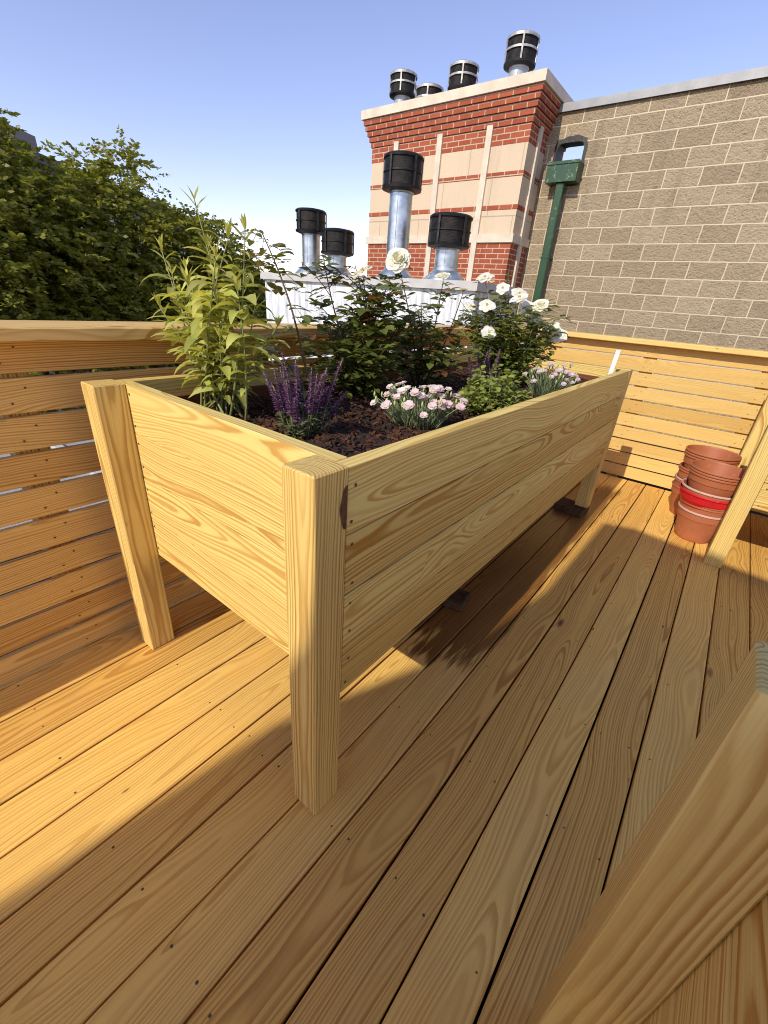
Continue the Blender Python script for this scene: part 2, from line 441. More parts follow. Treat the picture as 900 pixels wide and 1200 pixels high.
# deck : boards with gaps, all one structure; screw heads along the joists
DR = random.Random(11)
d = MB()
xk = .969
xs = []
x = .969 + .1483 * 18
while x > -1.3:
    xs.append(x); x -= .1483
for i in range(len(xs) - 1):
    hi, lo = xs[i] - .003, xs[i + 1] + .003
    if lo < -1.14: lo = -1.175
    w = hi - lo
    cx = (hi + lo) / 2
    gp = DR.uniform(-.0012, .0012)
    d.board((cx + gp, -2.6, -.0125), (12.66, w, .025), 'y', 'z', .003, DR.uniform(.88, 1.12), DR,
            pith=(DR.uniform(-.07, .07), DR.choice([-1, 1]) * DR.uniform(.012, .075)))
jo = -2.0
while jo < 3.7:
    for i in range(len(xs) - 1):
        for s in (-.045, .045):
            cx = (xs[i] + xs[i + 1]) / 2 + s + DR.uniform(-.006, .006)
            yy = jo + DR.uniform(-.012, .012)
            if DR.random() < .62: d.disc(DR.uniform(.0024, .0036), .0008, cx, yy, 8, 1.0, 1)
    jo += .405
tag(d.build('deck', [DECKW, SCREW]), kind='structure')
j = MB()
yy = -1.995
while yy < 3.75:
    j.box((-1.13, yy - .02, -.3), (3.6, yy + .02, -.027)); yy += .405
tag(j.build('deck_joists', DARKUNDER), kind='structure')

# ------------------------------------------------------------------ planter boxes
A4 = .089
def planter(loc, rotz, label, seed, raised=None, W=1.003, Ln=2.74, H=1.01, zb=.403, fine=True):
    rng = random.Random(seed)
    root = empty('planter_box', loc, label, 'planter box', 'raised wooden planter boxes on the deck', rotz)
    spots = [(-A4 / 2, A4 / 2), (-W + A4 / 2, A4 / 2), (-A4 / 2, Ln - A4 / 2), (-W + A4 / 2, Ln - A4 / 2)]
    for i, (x, y) in enumerate(spots):
        z0 = raised if (raised and i == 2) else .0
        m = MB()
        m.board((x, y, (H + z0) / 2), (H - z0, A4, A4), 'z', 'y' if i != 1 else 'x', .0035, rng.uniform(.95, 1.06), rng,
                pith=(.004, .072) if i == 0 else (.040, .030) if (i == 1 and seed == 58) else (rng.uniform(-.03, .03), rng.choice([.02, .03, .05])))
        lg = m.build('leg', PINE_POST, root)
        if i == 0 and raised:
            k_ = MB(); zc_, yc_ = .925, A4 - .0035
            k_.face([(.0012, yc_ - .0185 * math.sin(t) * (1 + .1 * math.sin(5 * t)), zc_ + .048 * math.cos(t)) for t in [math.pi * q / 14 for q in range(15)]][::-1])
            k_.build('knot', KNOT, lg)
    hb = (H - zb) / 4
    for sx in (-.0215, -W + .0215):            # long sides, four boards each
        m = MB()
        for q in range(4):
            m.board((sx + rng.uniform(-.0006, .0006), Ln / 2, zb + hb * (q + .5) - (.0015 if q == 3 else 0)), (Ln - 2 * A4 - .003, hb - .0042, .038), 'y', 'x', .0014, rng.uniform(.88, 1.08), rng,
                    pith=(rng.uniform(-.05, .05), rng.choice([-1, 1]) * rng.uniform(.012, .045)))
        sp = m.build('side_panel', PINE, root)
        out = 1 if sx > -.5 else -1
        for q in range(4):
            for yy in (A4 + .02, Ln - A4 - .02):
                for dz in (-.045, .04):
                    s = MB(); zz = zb + hb * (q + .5) + dz + rng.uniform(-.012, .012); yq = yy + rng.uniform(-.006, .006)
                    xx = sx + out * .0198
                    s.faces_idx([(xx, yq + .0042 * math.cos(t), zz + .0042 * math.sin(t)) for t in [k * math.pi / 4 for k in range(8)]],
                                [tuple(range(8)) if out > 0 else tuple(reversed(range(8)))])
                    s.build('screw', SCREW, sp)
    for sy in (A4 + .0195, Ln - A4 - .0195):
        m = MB()
        for q in range(4):
            m.board((-W / 2, sy + rng.uniform(-.0006, .0006), zb + hb * (q + .5) - (.0015 if q == 3 else 0)), (W - .082, hb - .0022, .038), 'x', 'y', .0012, rng.uniform(.92, 1.05), rng,
                    pith=(rng.uniform(-.05, .05), rng.choice([-1, 1]) * rng.uniform(.012, .045)))
        ep = m.build('end_panel', PINE, root)
        for q in range(4):
            for xx in (-W + A4 + .012, -A4 - .012):
                for dz in (-.045, .04):
                    s = MB(); zz = zb + hb * (q + .5) + dz + rng.uniform(-.012, .012)
                    y0 = sy - .0199 if sy < 1 else sy + .0199
                    s.faces_idx([(xx + .0042 * math.cos(t), y0, zz + .0042 * math.sin(t)) for t in [k * math.pi / 4 for k in range(8)]],
                                [tuple(range(8)) if sy < 1 else tuple(reversed(range(8)))])
                    if seed != 58: s.build('screw', SCREW, ep)
    for sx in (-.0525, -W + .0525):            # inner lining boards
        m = MB(); m.board((sx, Ln / 2, .70), (Ln - 2 * A4 - .09, .50, .018), 'y', 'x', .002, .8, rng)
        m.build('lining_board', DIRTY, root)
    for sy in (A4 + .052, Ln - A4 - .052):
        m = MB(); m.board((-W / 2, sy, .70), (W - .13, .50, .018), 'x', 'y', .002, .8, rng)
        m.build('lining_board', DIRTY, root)
    nfl = 7
    for q in range(nfl):
        w = (W - .09) / nfl
        m = MB(); m.board((-W + .045 + w * (q + .5), Ln / 2, .435), (Ln - .26, w - .01, .03), 'y', 'z', .002, .8, rng)
        m.build('floor_board', DIRTY, root)
    return root

planter((0, 0, 0), 0, 'long raised planter box in the middle of the deck, full of roses and flowers', 21, raised=.052)
planter((.735, 2.5, 0), rad(-90), 'planter box standing behind the terracotta pots near the far slat fence', 37)
planter((.606, -.960, 0), rad(-90), 'planter box cut off in the bottom right foreground, one post and end showing', 58)

def chips(mb, n, x0, x1, y0, y1, zf, rng):
    for _ in range(n):
        x = rng.uniform(x0, x1); y = rng.uniform(y0, y1); z = zf(x, y) + rng.uniform(-.002, .010)
        a = rng.uniform(0, 6.28); l = rng.uniform(.008, .03); w = rng.uniform(.003, .009)
        u = V((math.cos(a), math.sin(a), rng.uniform(-.4, .4))) * l / 2
        v = V((-math.sin(a), math.cos(a), rng.uniform(-.5, .5))) * w / 2
        c = V((x, y, z)); t = V((0, 0, rng.uniform(.002, .006)))
        vs = [c - u - v, c + u - v * .6, c + u + v, c - u + v * .7]
        mb.faces_idx(vs + [p + t for p in vs], [(4, 5, 6, 7), (0, 1, 5, 4), (1, 2, 6, 5), (2, 3, 7, 6), (3, 0, 4, 7)], rng.uniform(.5, 1.5))
SOIL = simple('dark_soil', (.026, .014, .009), .95, 0, .4, 30, .9, 90, .01)
MULCH = simple('shredded_mulch', (.075, .026, .010), .9, 0, .5, 40)
def soil(x0, x1, y0, y1, zbase, seed, nchip, label_):
    rng = random.Random(seed)
    m = MB(); nx, ny = 24, 60
    ph = [rng.uniform(0, 6) for _ in range(6)]
    zf = lambda x, y: zbase + .012 * math.sin(x * 9 + ph[0]) * math.sin(y * 6 + ph[1]) + .008 * math.sin(x * 23 + y * 17 + ph[2]) + .006 * math.sin(y * 31 + ph[3])
    vs = []; fs = []
    for i in range(nx + 1):
        for jx in range(ny + 1):
            x = x0 + (x1 - x0) * i / nx; y = y0 + (y1 - y0) * jx / ny
            vs.append((x, y, zf(x, y) + rng.uniform(-.003, .003)))
    for i in range(nx):
        for jx in range(ny):
            a = i * (ny + 1) + jx
            fs.append((a, a + ny + 1, a + ny + 2, a + 1))
    m.faces_idx(vs, fs)
    chips_m = MB(); chips(chips_m, nchip, x0 + .01, x1 - .01, y0 + .01, y1 - .01, zf, rng)
    base = len(m.v)
    m.v += chips_m.v; m.f += [tuple(i + base for i in f) for f in chips_m.f]; m.w += chips_m.w; m.t += chips_m.t; m.m += [1] * len(chips_m.f)
    o = m.build('soil', [SOIL, MULCH])
    return tag(o, label_, 'soil', None, 'stuff')
soil(-.945, -.058, .137, 2.595, .905, 3, 7000, 'dark brown mulch and soil filling the middle planter box')
soil(.88, 3.33, 2.56, 3.44, .90, 4, 600, 'dark soil filling the planter box by the far fence')
soil(.75, 3.20, -.90, -.02, .90, 5, 600, 'dark soil filling the foreground planter box')

def paver(loc, size, rz, label):
    m = MB(); rng = random.Random(hash(label) % 99)
    m.board((0, 0, size[2] / 2), size, 'x', 'z', .006, 1.0, rng)
    o = m.build('stone_paver', PAVER); o.location = loc; o.rotation_euler = (0, 0, rz)
    return tag(o, label, 'paver', 'dark pavers under the planter box')
paver((-.105, 2.655, .0), (.20, .17, .05), rad(-4), 'dark damp stone block wedged under the far planter leg')
paver((-.21, 1.10, .0), (.15, .13, .04), rad(10), 'dark paver lying in the wet shade below the planter box')
m = MB(); m.board((0, 0, .16), (.33, .024, .005), 'z', 'y', .001, 1.0)
o = m.build('plant_marker', WHITEP); o.location = (-.085, 2.48, .80); o.rotation_euler = (rad(2), rad(3), rad(12))
tag(o, 'plain white plastic stake stuck in the far end of the planter soil', 'plant marker')

# ------------------------------------------------------------------ slat fences
def fence(name, label, axis, lo, hi, face, mat, seed, capw=.23, over=.085, inward=1):
    """axis 'y': runs along y, inner face at x=face; axis 'x': runs along x, inner face at y=face"""
    rng = random.Random(seed)
    mid = (lo + hi) / 2; ln = hi - lo
    root = empty(name, (face, mid, 0) if axis == 'y' else (mid, face, 0), label, 'fence', 'slat fences around the deck')
    sg = -1 if axis == 'y' else 1             # direction from inner face to outside
    m = MB()
    for i in range(10):
        z = .012 + .1125 * i + .05
        tn = rng.uniform(.88, 1.08); dx = rng.uniform(-.0015, .0015)
        pith = (rng.uniform(-.06, .06), rng.choice([-1, 1]) * rng.uniform(.015, .07))
        hgt = .1005 + rng.uniform(-.002, .001)
        if axis == 'y': m.board((sg * .0095 + dx, 0, z), (ln, hgt, .019), 'y', 'x', .002, tn, rng, pith)
        else: m.board((0, sg * .0095 + dx, z), (ln, hgt, .019), 'x', 'y', .002, tn, rng, pith)
    m.build('slat_panel', mat, root)
    m = MB()
    off = sg * (-over + capw / 2)
    if axis == 'y': m.board((off, 0, 1.136), (ln + (.14 if axis == 'y' else 0), capw, .038), 'y', 'z', .004, 1.0, rng)
    else: m.board((0, off, 1.1365), (ln, capw, .038), 'x', 'z', .004, 1.02, rng)
    m.build('cap_rail', mat, root)
    q = lo + .15
    while q < hi:
        m = MB()
        if axis == 'y': m.board((sg * (.019 + .0455), q - mid, .33), (1.57, .089, .089), 'z', 'y', .003, .8, rng)
        else: m.board((q - mid, sg * (.019 + .0455), .33), (1.57, .089, .089), 'z', 'y', .003, .8, rng)
        m.build('fence_post', PINE_POST, root); q += .78
    s = MB()
    q = lo + .15
    while q < hi:
        for i in range(10):
            for dq, dz in ((-.02, -.02), (.02, .022)):
                z = .062 + .1125 * i + dz; p = q - mid + dq
                if axis == 'y': pts = [(.0022, p + .0035 * math.cos(t), z + .0035 * math.sin(t)) for t in [k * math.pi / 3 for k in range(6)]]
                else: pts = [(p + .0035 * math.cos(t), -.0022, z + .0035 * math.sin(t)) for t in [k * math.pi / 3 for k in range(6)]]
                s.faces_idx(pts, [tuple(range(6))])
        q += .78
    tag(s.build('screws', SCREW, root), kind='stuff')
    return root
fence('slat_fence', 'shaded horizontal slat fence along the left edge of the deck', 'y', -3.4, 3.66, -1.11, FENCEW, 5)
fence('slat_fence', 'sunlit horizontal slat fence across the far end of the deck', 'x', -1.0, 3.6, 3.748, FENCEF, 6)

# ------------------------------------------------------------------ flower pots
def potmat(name, col):
    k = NT(name); n = k.noise(k.obj(), 9, 4); n2 = k.noise(k.obj(), 120, 2)
    n4 = k.noise(k.obj(), 22, 5, .7)
    pc = k.mix(k.ss(n, .35, .7, 0, .4), col, tuple(c * .8 for c in col))
    pc = k.mix(k.ss(n4, .58, .72, 0, .28), pc, (.46, .34, .26)); pc = k.mix(k.ss(n4, .40, .28, 0, .5), pc, (.16, .075, .04))
    k.pbr(pc, .52, normal=k.bump(n2, .05, .002), spec=.4)
    return k.mat
TERRA = potmat('terracotta_plastic', (.42, .135, .058)); REDP = potmat('bright_red_plastic', (.62, .012, .02)); LIP = potmat('pale_pot_lip', (.62, .40, .34))
def pot(x, y, z, label, mat=TERRA, r0=.106, r1=.158, h=.30, group='stacked plastic flower pots', lip=True, tilt=(0, 0)):
    root = empty('flower_pot', (x, y, z), label, 'flower pot', group)
    root.rotation_euler = (tilt[0], tilt[1], 0)
    m = MB()
    rb = r0 + (r1 - r0) * .72
    hb = h * .72
    m.lathe([(0.001, .0), (r0 * .92, .0), (r0, .012), (r0 * 1.02, .03), (rb, hb), (rb + .006, hb + .004), (r1 - .004, h - .012)], 0, 0, 56)
    m.lathe([(r1 - .006, h - .008), (rb - .004, hb), (r0 - .004, .012), (.001, .010)], 0, 0, 56)
    m.build('pot_body', mat, root, True, 40)
    m = MB()
    m.lathe([(r1 - .004, h - .0125), (r1 + .0035, h - .0115), (r1 + .0045, h - .006), (r1 + .002, h), (r1 - .003, h), (r1 - .006, h - .008)], 0, 0, 56)
    m.build('pot_rim', LIP if lip == 'pale' else mat, root, True, 40)
    return root
px, py = .645, 2.86
gpa = 'pots of the front stack'
pot(px, py, 0.001, 'bottom terracotta pot of the front stack, its whole body showing', group=gpa, lip='pale', h=.215, r1=.142, r0=.104)
for i in range(4):
    pot(px + .002 * i, py, .046 + .0155 * i, ['terracotta rim directly above the bottom pot of the front stack', 'second thin terracotta rim of the front stack, counted up from the pale lip',
        'third thin terracotta rim of the front stack, counted up from the pale lip', 'thin terracotta rim just below the red pot in the front stack'][i], group=gpa, h=.215, r1=.145 + .0012 * i, r0=.104)
pot(px - .004, py, .122, 'bright red pot sandwiched in the middle of the front stack', REDP, group=gpa, h=.215, r1=.171)
pot(px - .004, py - .004, .180, 'terracotta pot with pale lip resting right above the red pot', group=gpa, lip='pale', h=.185, r1=.166, r0=.118)
for i in range(3):
    pot(px - .004, py - .003, .255 + .017 * i, ['third pot from the top of the front terracotta stack', 'second pot from the top of the front terracotta stack',
        'topmost pot of the front terracotta stack, glossy open rim'][i], group=gpa, h=.205, r1=.158 + .001 * i, r0=.112)
qx, qy = .565, 3.27
gpb = 'pots of the rear stack'
pot(qx, qy, 0.001, 'bottom terracotta pot of the rear stack, next to the far fence', group=gpb, h=.225, r1=.150, r0=.104)
for i in range(2):
    pot(qx + .002, qy, .040 + .016 * i, ['second pot up in the rear terracotta stack', 'third pot up in the rear terracotta stack, with pale lip'][i], group=gpb, lip='pale' if i else True, h=.23, r1=.151)
for i in range(2):
    pot(qx + .004, qy, .115 + .017 * i, ['fourth pot up in the rear terracotta stack', 'fifth pot up in the rear terracotta stack'][i], group=gpb, h=.235, r1=.152)
for i in range(3):
    pot(qx + .012, qy + .008, .215 + .018 * i, ['third pot from the top of the rear terracotta stack', 'second pot from the top of the rear terracotta stack',
        'open topmost pot of the rear terracotta stack, shaded inside visible'][i], group=gpb, h=.245, r1=.162)

# ------------------------------------------------------------------ block wall with scupper
YW = 7.0
bw = empty('block_wall', (2.2, YW, -10), 'tall tan split face block wall with metal coping', 'wall')
m = MB()
hx0, hx1, hz0, hz1 = -2.50, -2.09, 2.98, 3.45
xsg = [-2.66, hx0, hx1, 9.0]; zsg = [-10, hz0, hz1, 3.79]
for yy, fl in ((YW, False), (YW + .2, True)):
    for i in range(3):
        for jx in range(3):
            if i == 1 and jx == 1: continue
            q = [(xsg[i], yy, zsg[jx]), (xsg[i+1], yy, zsg[jx]), (xsg[i+1], yy, zsg[jx+1]), (xsg[i], yy, zsg[jx+1])]
            m.face(q[::-1] if fl else q)
for (a, b2) in (((hx0, hz0), (hx1, hz0)), ((hx1, hz0), (hx1, hz1)), ((hx1, hz1), (hx0, hz1)), ((hx0, hz1), (hx0, hz0)),
                ((9, -10), (9, 3.79)), ((-2.66, 3.79), (-2.66, -10)), ((9, 3.79), (-2.66, 3.79))):
    m.face([(a[0], YW, a[1]), (a[0], YW + .2, a[1]), (b2[0], YW + .2, b2[1]), (b2[0], YW, b2[1])])
wpart(m, 'block_face', BLOCK, bw)
m = MB(); m.box((-2.72, YW - .035, 3.785), (9.03, YW + .235, 3.86)); m.box((-2.72, YW - .045, 3.765), (9.03, YW - .030, 3.845))
wpart(m, 'coping', COPINGM, bw)
# ragged tar lining round the hole
sc = empty('scupper_drain', (-2.28, YW, 2.9), 'green metal scupper box and long downspout on the block wall', 'drain')
m = MB(); rr = random.Random(4)
n = 28; inn = []; outp = []
for k in range(n):
    t = 2 * math.pi * k / n
    cx, cz = (hx0 + hx1) / 2, (hz0 + hz1) / 2
    ux, uz = math.cos(t), math.sin(t)
    s_ = 1 / max(abs(ux) / (.205), abs(uz) / (.235))
    s2 = min(s_, .285)
    inn.append((cx + ux * s2 * .90, cz + uz * s2 * .90)); g_ = 1.14 + rr.uniform(-.07, .10)
    outp.append((cx + ux * s2 * g_, cz + uz * s2 * g_))
for k in range(n):
    k2 = (k + 1) % n
    a, b2, c2, d2 = inn[k], inn[k2], outp[k2], outp[k]
    m.face([(a[0], YW - .012, a[1]), (d2[0], YW - .006, d2[1]), (c2[0], YW - .006, c2[1]), (b2[0], YW - .012, b2[1])])
    m.face([(a[0], YW - .012, a[1]), (b2[0], YW - .012, b2[1]), (b2[0], YW + .19, b2[1]), (a[0], YW + .19, a[1])])
wpart(m, 'tar_lining', simple('black_tar', (.025, .021, .018), .6, 0, .3, 20, .6, 30, .01), sc)
def greenpaint():
    k = NT('worn_green_paint'); n = k.noise(k.obj(), 16, 5, .7)
    X, Y, Z = k.sep(k.obj())
    worn = k.m('MULTIPLY', k.ss(n, .56, .64), k.ss(Z, 1.9, 2.7))
    k.pbr(k.mix(k.m('MULTIPLY', worn, .7), (.018, .062, .022), (.24, .27, .17)), .45, normal=k.bump(n, .1, .003))
    return k.mat
GREENP = greenpaint()
m = MB()
bx0, bx1, by0, bz0, bz1 = -2.49, -2.06, 6.78, 2.94, 3.17
t_ = .012
m.box((bx0, by0, bz0), (bx1, by0 + t_, bz1)); m.box((bx0, by0 + t_, bz0), (bx0 + t_, YW - .014, bz1))
m.box((bx1 - t_, by0 + t_, bz0), (bx1, YW - .014, bz1)); m.box((bx0 + t_, by0 + t_, bz0), (bx1 - t_, YW - .014, bz0 + t_))
m.box((bx0 - .012, by0 - .012, bz1 - .03), (bx1 + .012, by0 - .001, bz1 + .004))
hb_ = wpart(m, 'collector_box', GREENP, sc)
m = MB()
m.board((-2.275, 6.86, .93), (4.02, .115, .09), 'z', 'y', .012, 1.0)
wpart(m, 'downspout', GREENP, sc)
for zz in (2.02, .6):
    m = MB(); m.box((-2.34, 6.808, zz), (-2.21, 6.995, zz + .02)); wpart(m, 'bracket', GREENP, sc)

# ------------------------------------------------------------------ brick tower
tw = empty('brick_tower', (-4.04, 8, -10), 'red brick and stone roof tower with corbelled top beside the block wall', 'tower')
TX0, TX1, TY0, TY1 = -5.42, -2.665, 6.40, 7.72
def ring(mbx, mby, z0, z1, e=0.0, top=True, right_to=None):
    """a storey of the tower: front/back into mbx, sides into mby"""
    x0, x1, y0, y1 = TX0 - e, TX1 + e, TY0 - e, TY1 + e
    mbx.face([(x0, y0, z0), (x1, y0, z0), (x1, y0, z1), (x0, y0, z1)])
    mbx.face([(x1, y1, z0), (x0, y1, z0), (x0, y1, z1), (x1, y1, z1)])
    mby.face([(x1, y0, z0), (x1, y1, z0), (x1, y1, z1), (x1, y0, z1)])
    mby.face([(x0, y1, z0), (x0, y0, z0), (x0, y0, z1), (x0, y1, z1)])
    if top:
        mbx.face([(x0, y0, z1), (x1, y0, z1), (x1, y1, z1), (x0, y1, z1)])
        mbx.face([(x0, y1, z0), (x1, y1, z0), (x1, y0, z0), (x0, y0, z0)])
fx, fy = MB(), MB()
ring(fx, fy, -10, 2.17)
CH = .0677
zt = 3.33
ring(fx, fy, zt, zt + CH * 3, .004)
for q, e in enumerate((.022, .045, .07, .095, .118)):
    ring(fx, fy, zt + CH * (3 + q), zt + CH * (4 + q) - .0015, e)
for z0 in (2.58, 2.965):
    ring(fx, fy, z0, z0 + CH * .86, .006)
# fold the side faces into the same mesh with their own material slot
base = len(fx.v); fx.v += fy.v; fx.f += [tuple(i + base for i in f) for f in fy.f]; fx.w += fy.w; fx.t += fy.t; fx.m += [1] * len(fy.f)
wpart(fx, 'brick_wall', [REDX, REDY], tw)
m = MB(); m2 = MB()
ring(m, m2, 2.28, 2.5785); ring(m, m2, 2.64, 2.9635); ring(m, m2, 3.025, 3.3285)
for mm in (m2,):
    base = len(m.v); m.v += mm.v; m.f += [tuple(i + base for i in f) for f in mm.f]; m.w += mm.w; m.t += mm.t; m.m += mm.m
wpart(m, 'stone_panel', STONE, tw)
m = MB(); e = .03
m.box((TX0 - e, TY0 - e, 2.1715), (TX1 + e, TY1 + e, 2.278)); wpart(m, 'stone_ledge', CAPSTONE, tw)
m = MB(); e = .15
ztop = zt + CH * 8
m.box((TX0 - e, TY0 - e, ztop + .001), (TX1 + e, TY1 + e, ztop + .115)); wpart(m, 'stone_coping', CAPSTONE, tw)
for xx in (-3.26, -4.08, -4.90):
    m = MB(); m.box((xx - .045, TY0 - .034, -3), (xx + .045, TY0 + .02, 3.56)); wpart(m, 'pilaster_strip', CAPSTONE, tw)
m = MB(); m.box((TX1 - .02, 6.66, -3), (TX1 + .034, 6.75, 3.56)); wpart(m, 'pilaster_strip', CAPSTONE, tw)

# ------------------------------------------------------------------ white chimney chase
ch = empty('chimney_chase', (-3.6, 4.6, -10), 'white peeling painted chimney chase carrying four vents behind the fence', 'chimney')
m = MB(); m.box((-5.32, 4.0, -10), (-1.86, 5.15, 1.435)); wpart(m, 'painted_wall', WHITEWASH, ch)
m = MB(); m.box((-5.36, 3.95, 1.4365), (-1.82, 5.2, 1.525)); wpart(m, 'coping', simple('pale_cap', (.50, .475, .44), .7, 0, .08, 6), ch)

# ------------------------------------------------------------------ roof vents
def vent(x, y, z0, zc0, zc1, rp, rc, label, group, dark=True, skirt=True):
    root = empty('roof_vent', (x, y, z0), label, 'roof vent', group)
    h0, h1 = zc0 - z0, zc1 - z0
    m = MB(); m.lathe([(rp, 0.0), (rp, h0 + .03)], 0, 0, 40); m.lathe([(rp + .004, h0 - .015), (rp + .008, h0 - .01), (rp + .008, h0 + .01)], 0, 0, 40)
    m.lathe([(rp + .003, h0 * .48), (rp + .003, h0 * .48 + .012)], 0, 0, 40)
    m.tube([(rp * math.cos(-1.2), rp * math.sin(-1.2), .1), (rp * math.cos(-1.2), rp * math.sin(-1.2), h0)], .0045, 6)
    m.build('pipe', GALV if dark else GREYMETAL, root, True, 40)
    if skirt:
        m = MB(); m.lathe([(rp + .11, -.01), (rp + .105, .012), (rp + .03, .085), (rp + .012, .10), (rp + .012, .13), (rp + .001, .135)], 0, 0, 40)
        m.build('flashing', GALV, root, True, 40)
    m = MB(); m.lathe([(rc - .012, h0 + .02), (rc - .012, h1 - .02)], 0, 0, 44); m.build('mesh_screen', SCREEN, root, True, 40)
    m = MB()
    def hoop(za, zb, ra, rb_):
        m.lathe([(ra - .03, za), (ra, za), (rb_, zb), (rb_ - .03, zb)], 0, 0, 44, closed=True)
    hh = h1 - h0
    m.lathe([(rp, h0 + .012), (rc * .72, h0 + .002), (rc, h0 + .02), (rc + .004, h0 + hh * .15), (rc - .014, h0 + hh * .17)], 0, 0, 44)
    hoop(h0 + hh * .52, h0 + hh * .56, rc - .002, rc - .002)
    m.lathe([(rc - .014, h1 - hh * .09), (rc + .002, h1 - hh * .09), (rc + .004, h1 - .012), (rc * .93, h1 + .004), (rc * .5, h1 + .018), (.002, h1 + .022)], 0, 0, 44)
    m.build('cap_body', BLACKMETAL, root, True, 35)
    sm = STRAPD if dark else STRAPL
    for k in range(5):
        t = 2 * math.pi * k / 5 + (.95 if dark else .15)
        c, s_ = math.cos(t), math.sin(t)
        mm = MB(); w = .011; r_ = rc - .004
        pts = []
        for z in (h0 + hh * .12, h1 - hh * .07):
            for (dr, dw) in ((0, -w), (0, w), (.012, w), (.012, -w)):
                pts.append(((r_ + dr) * c - dw * s_, (r_ + dr) * s_ + dw * c, z))
        mm.faces_idx(pts, [(0, 1, 5, 4), (1, 2, 6, 5), (2, 3, 7, 6), (3, 0, 4, 7), (4, 5, 6, 7), (3, 2, 1, 0)])
        mm.build('strap', sm, root)
    if not dark:
        mm = MB(); hz = h0 + hh * .54
        mm.lathe([(rc - .004, hz - .012), (rc + .006, hz - .012), (rc + .006, hz + .012), (rc - .004, hz + .012)], 0, 0, 44)
        mm.lathe([(rc - .004, h1 - .035), (rc + .007, h1 - .035), (rc + .006, h1 - .004), (rc - .02, h1 + .012)], 0, 0, 44)
        mm.build('band', sm, root, True, 40)
    return root
gv = 'vents on the white chase'
vent(-3.105, 4.25, 1.526, 2.385, 2.71, .130, .222, 'tallest vent on the white chase, black cap over a long silver pipe', gv)
vent(-2.405, 4.25, 1.526, 1.835, 2.14, .130, .228, 'short black capped vent at the right end of the white chase', gv)
vent(-4.60, 4.25, 1.526, 2.01, 2.28, .120, .203, 'leftmost vent on the white chase, taller of the left pair', gv)
vent(-4.10, 4.25, 1.526, 1.76, 2.045, .120, .214, 'low wide vent second from left on the white chase', gv)
zc = ztop + .116
gt = 'vents on top of the brick tower'
vent(-5.52 + .03, 7.2, zc, 4.40, 4.70, .135, .225, 'leftmost vent on the brick tower, dark cage on grey pipe', gt, False, False)
vent(-4.93, 7.2, zc, 4.12, 4.44, .135, .225, 'lowest vent on the brick tower, half hidden behind the coping', gt, False, False)
vent(-4.31, 7.2, zc, 4.30, 4.60, .135, .225, 'second vent from the right on the brick tower, black cage', gt, False, False)
vent(-3.38, 7.2, zc, 4.42, 4.74, .135, .225, 'rightmost and highest looking vent above the brick tower corner', gt, False, False)

# ------------------------------------------------------------------ distant grey building
bd = empty('apartment_building', (-25.2, 7.6, -10.5), 'grey building with a roof hut rising behind the trees', 'building', None, math.atan2(.79, -.62))
GREYB = simple('grey_cladding', (.20, .185, .175), .8, 0, .1, .6)
m = MB(); m.box((-9, 0, 0), (18, 12, 15.9)); m.build('wall', GREYB, bd)
m = MB(); m.box((-9.2, -.25, 15.9), (18.2, 12.2, 16.25)); m.build('roof', simple('dark_fascia', (.10, .09, .09), .7), bd)
m = MB(); m.box((-.2, .4, 16.25), (1.3, 4, 17.0)); m.build('roof_hut', GREYB, bd)
WG = simple('dark_glass', (.05, .06, .08), .15, .2)
for k in range(8):
    for f in range(3):
        m = MB(); m.box((-7.5 + k * 3.1, -.06, 13.2 - f * 3.1), (-6.0 + k * 3.1, -.01, 14.9 - f * 3.1)); m.build('window', WG, bd)

# ------------------------------------------------------------------ unseen canopy added behind the viewpoint, outlined to cast the deck shade
bk = empty('added_shade_canopy', (0, -4, 0), 'pale flat canopy on four posts, added unseen behind the viewpoint to shade the near deck', 'canopy')
HC, DY = 4.5, 1.4 * 1.7                    # canopy height and how much farther back it stands for that
PL = [(x - .03 * DY, y - DY) for x, y in [(.02, -1.30), (.21, -1.23), (.93, -1.36), (3.6, -1.80), (3.5, -4.75), (-.60, -4.75), (-.55, -4.62), (-.425, -3.80), (-.12, -3.05), (-.005, -2.40)]]  # outline traced back along the sun from the wanted shadow edge
def prism(mb, pl, z0, z1):
    n = len(pl); vs = [(x, y, z0) for x, y in pl] + [(x, y, z1) for x, y in pl]
    mb.faces_idx(vs, [tuple(range(n, 2 * n))[::-1], tuple(range(n))] + [(i, i + n, (i + 1) % n + n, (i + 1) % n) for i in range(n)])
m = MB(); prism(m, PL, HC - .08, HC); wpart(m, 'shade_panel', simple('pale_shade_panel', (.78, .74, .66), .8, 0, .05, 4), bk)  # pale, so the added panel's underside bounces light
for xx, yy in ((.3, -3.85), (3.2, -4.25), (3.2, -6.95), (-.45, -6.95)):
    m = MB(); m.board((xx, yy, HC / 2 - .042), (HC - .084, .089, .089), 'z', 'y', .003, 1.0); wpart(m, 'post', PINE_POST, bk)

# ------------------------------------------------------------------ plants
def rdir(rng, tilt=1.0):
    a = rng.uniform(0, 2 * math.pi)
    return V((math.cos(a), math.sin(a), 0))
def curve(p0, p1, bow, n=9):
    p0, p1, bow = V(p0), V(p1), V(bow)
    out = []
    for i in range(n + 1):
        t = i / n
        out.append(p0.lerp(p1, t) + bow * math.sin(math.pi * t))
    return out
def on(path, t):
    x = t * (len(path) - 1); i = min(int(x), len(path) - 2); f = x - i
    return path[i].lerp(path[i + 1], f), (path[i + 1] - path[i]).normalized()

def local(pts, o): return [V(p) - V(o) for p in pts]

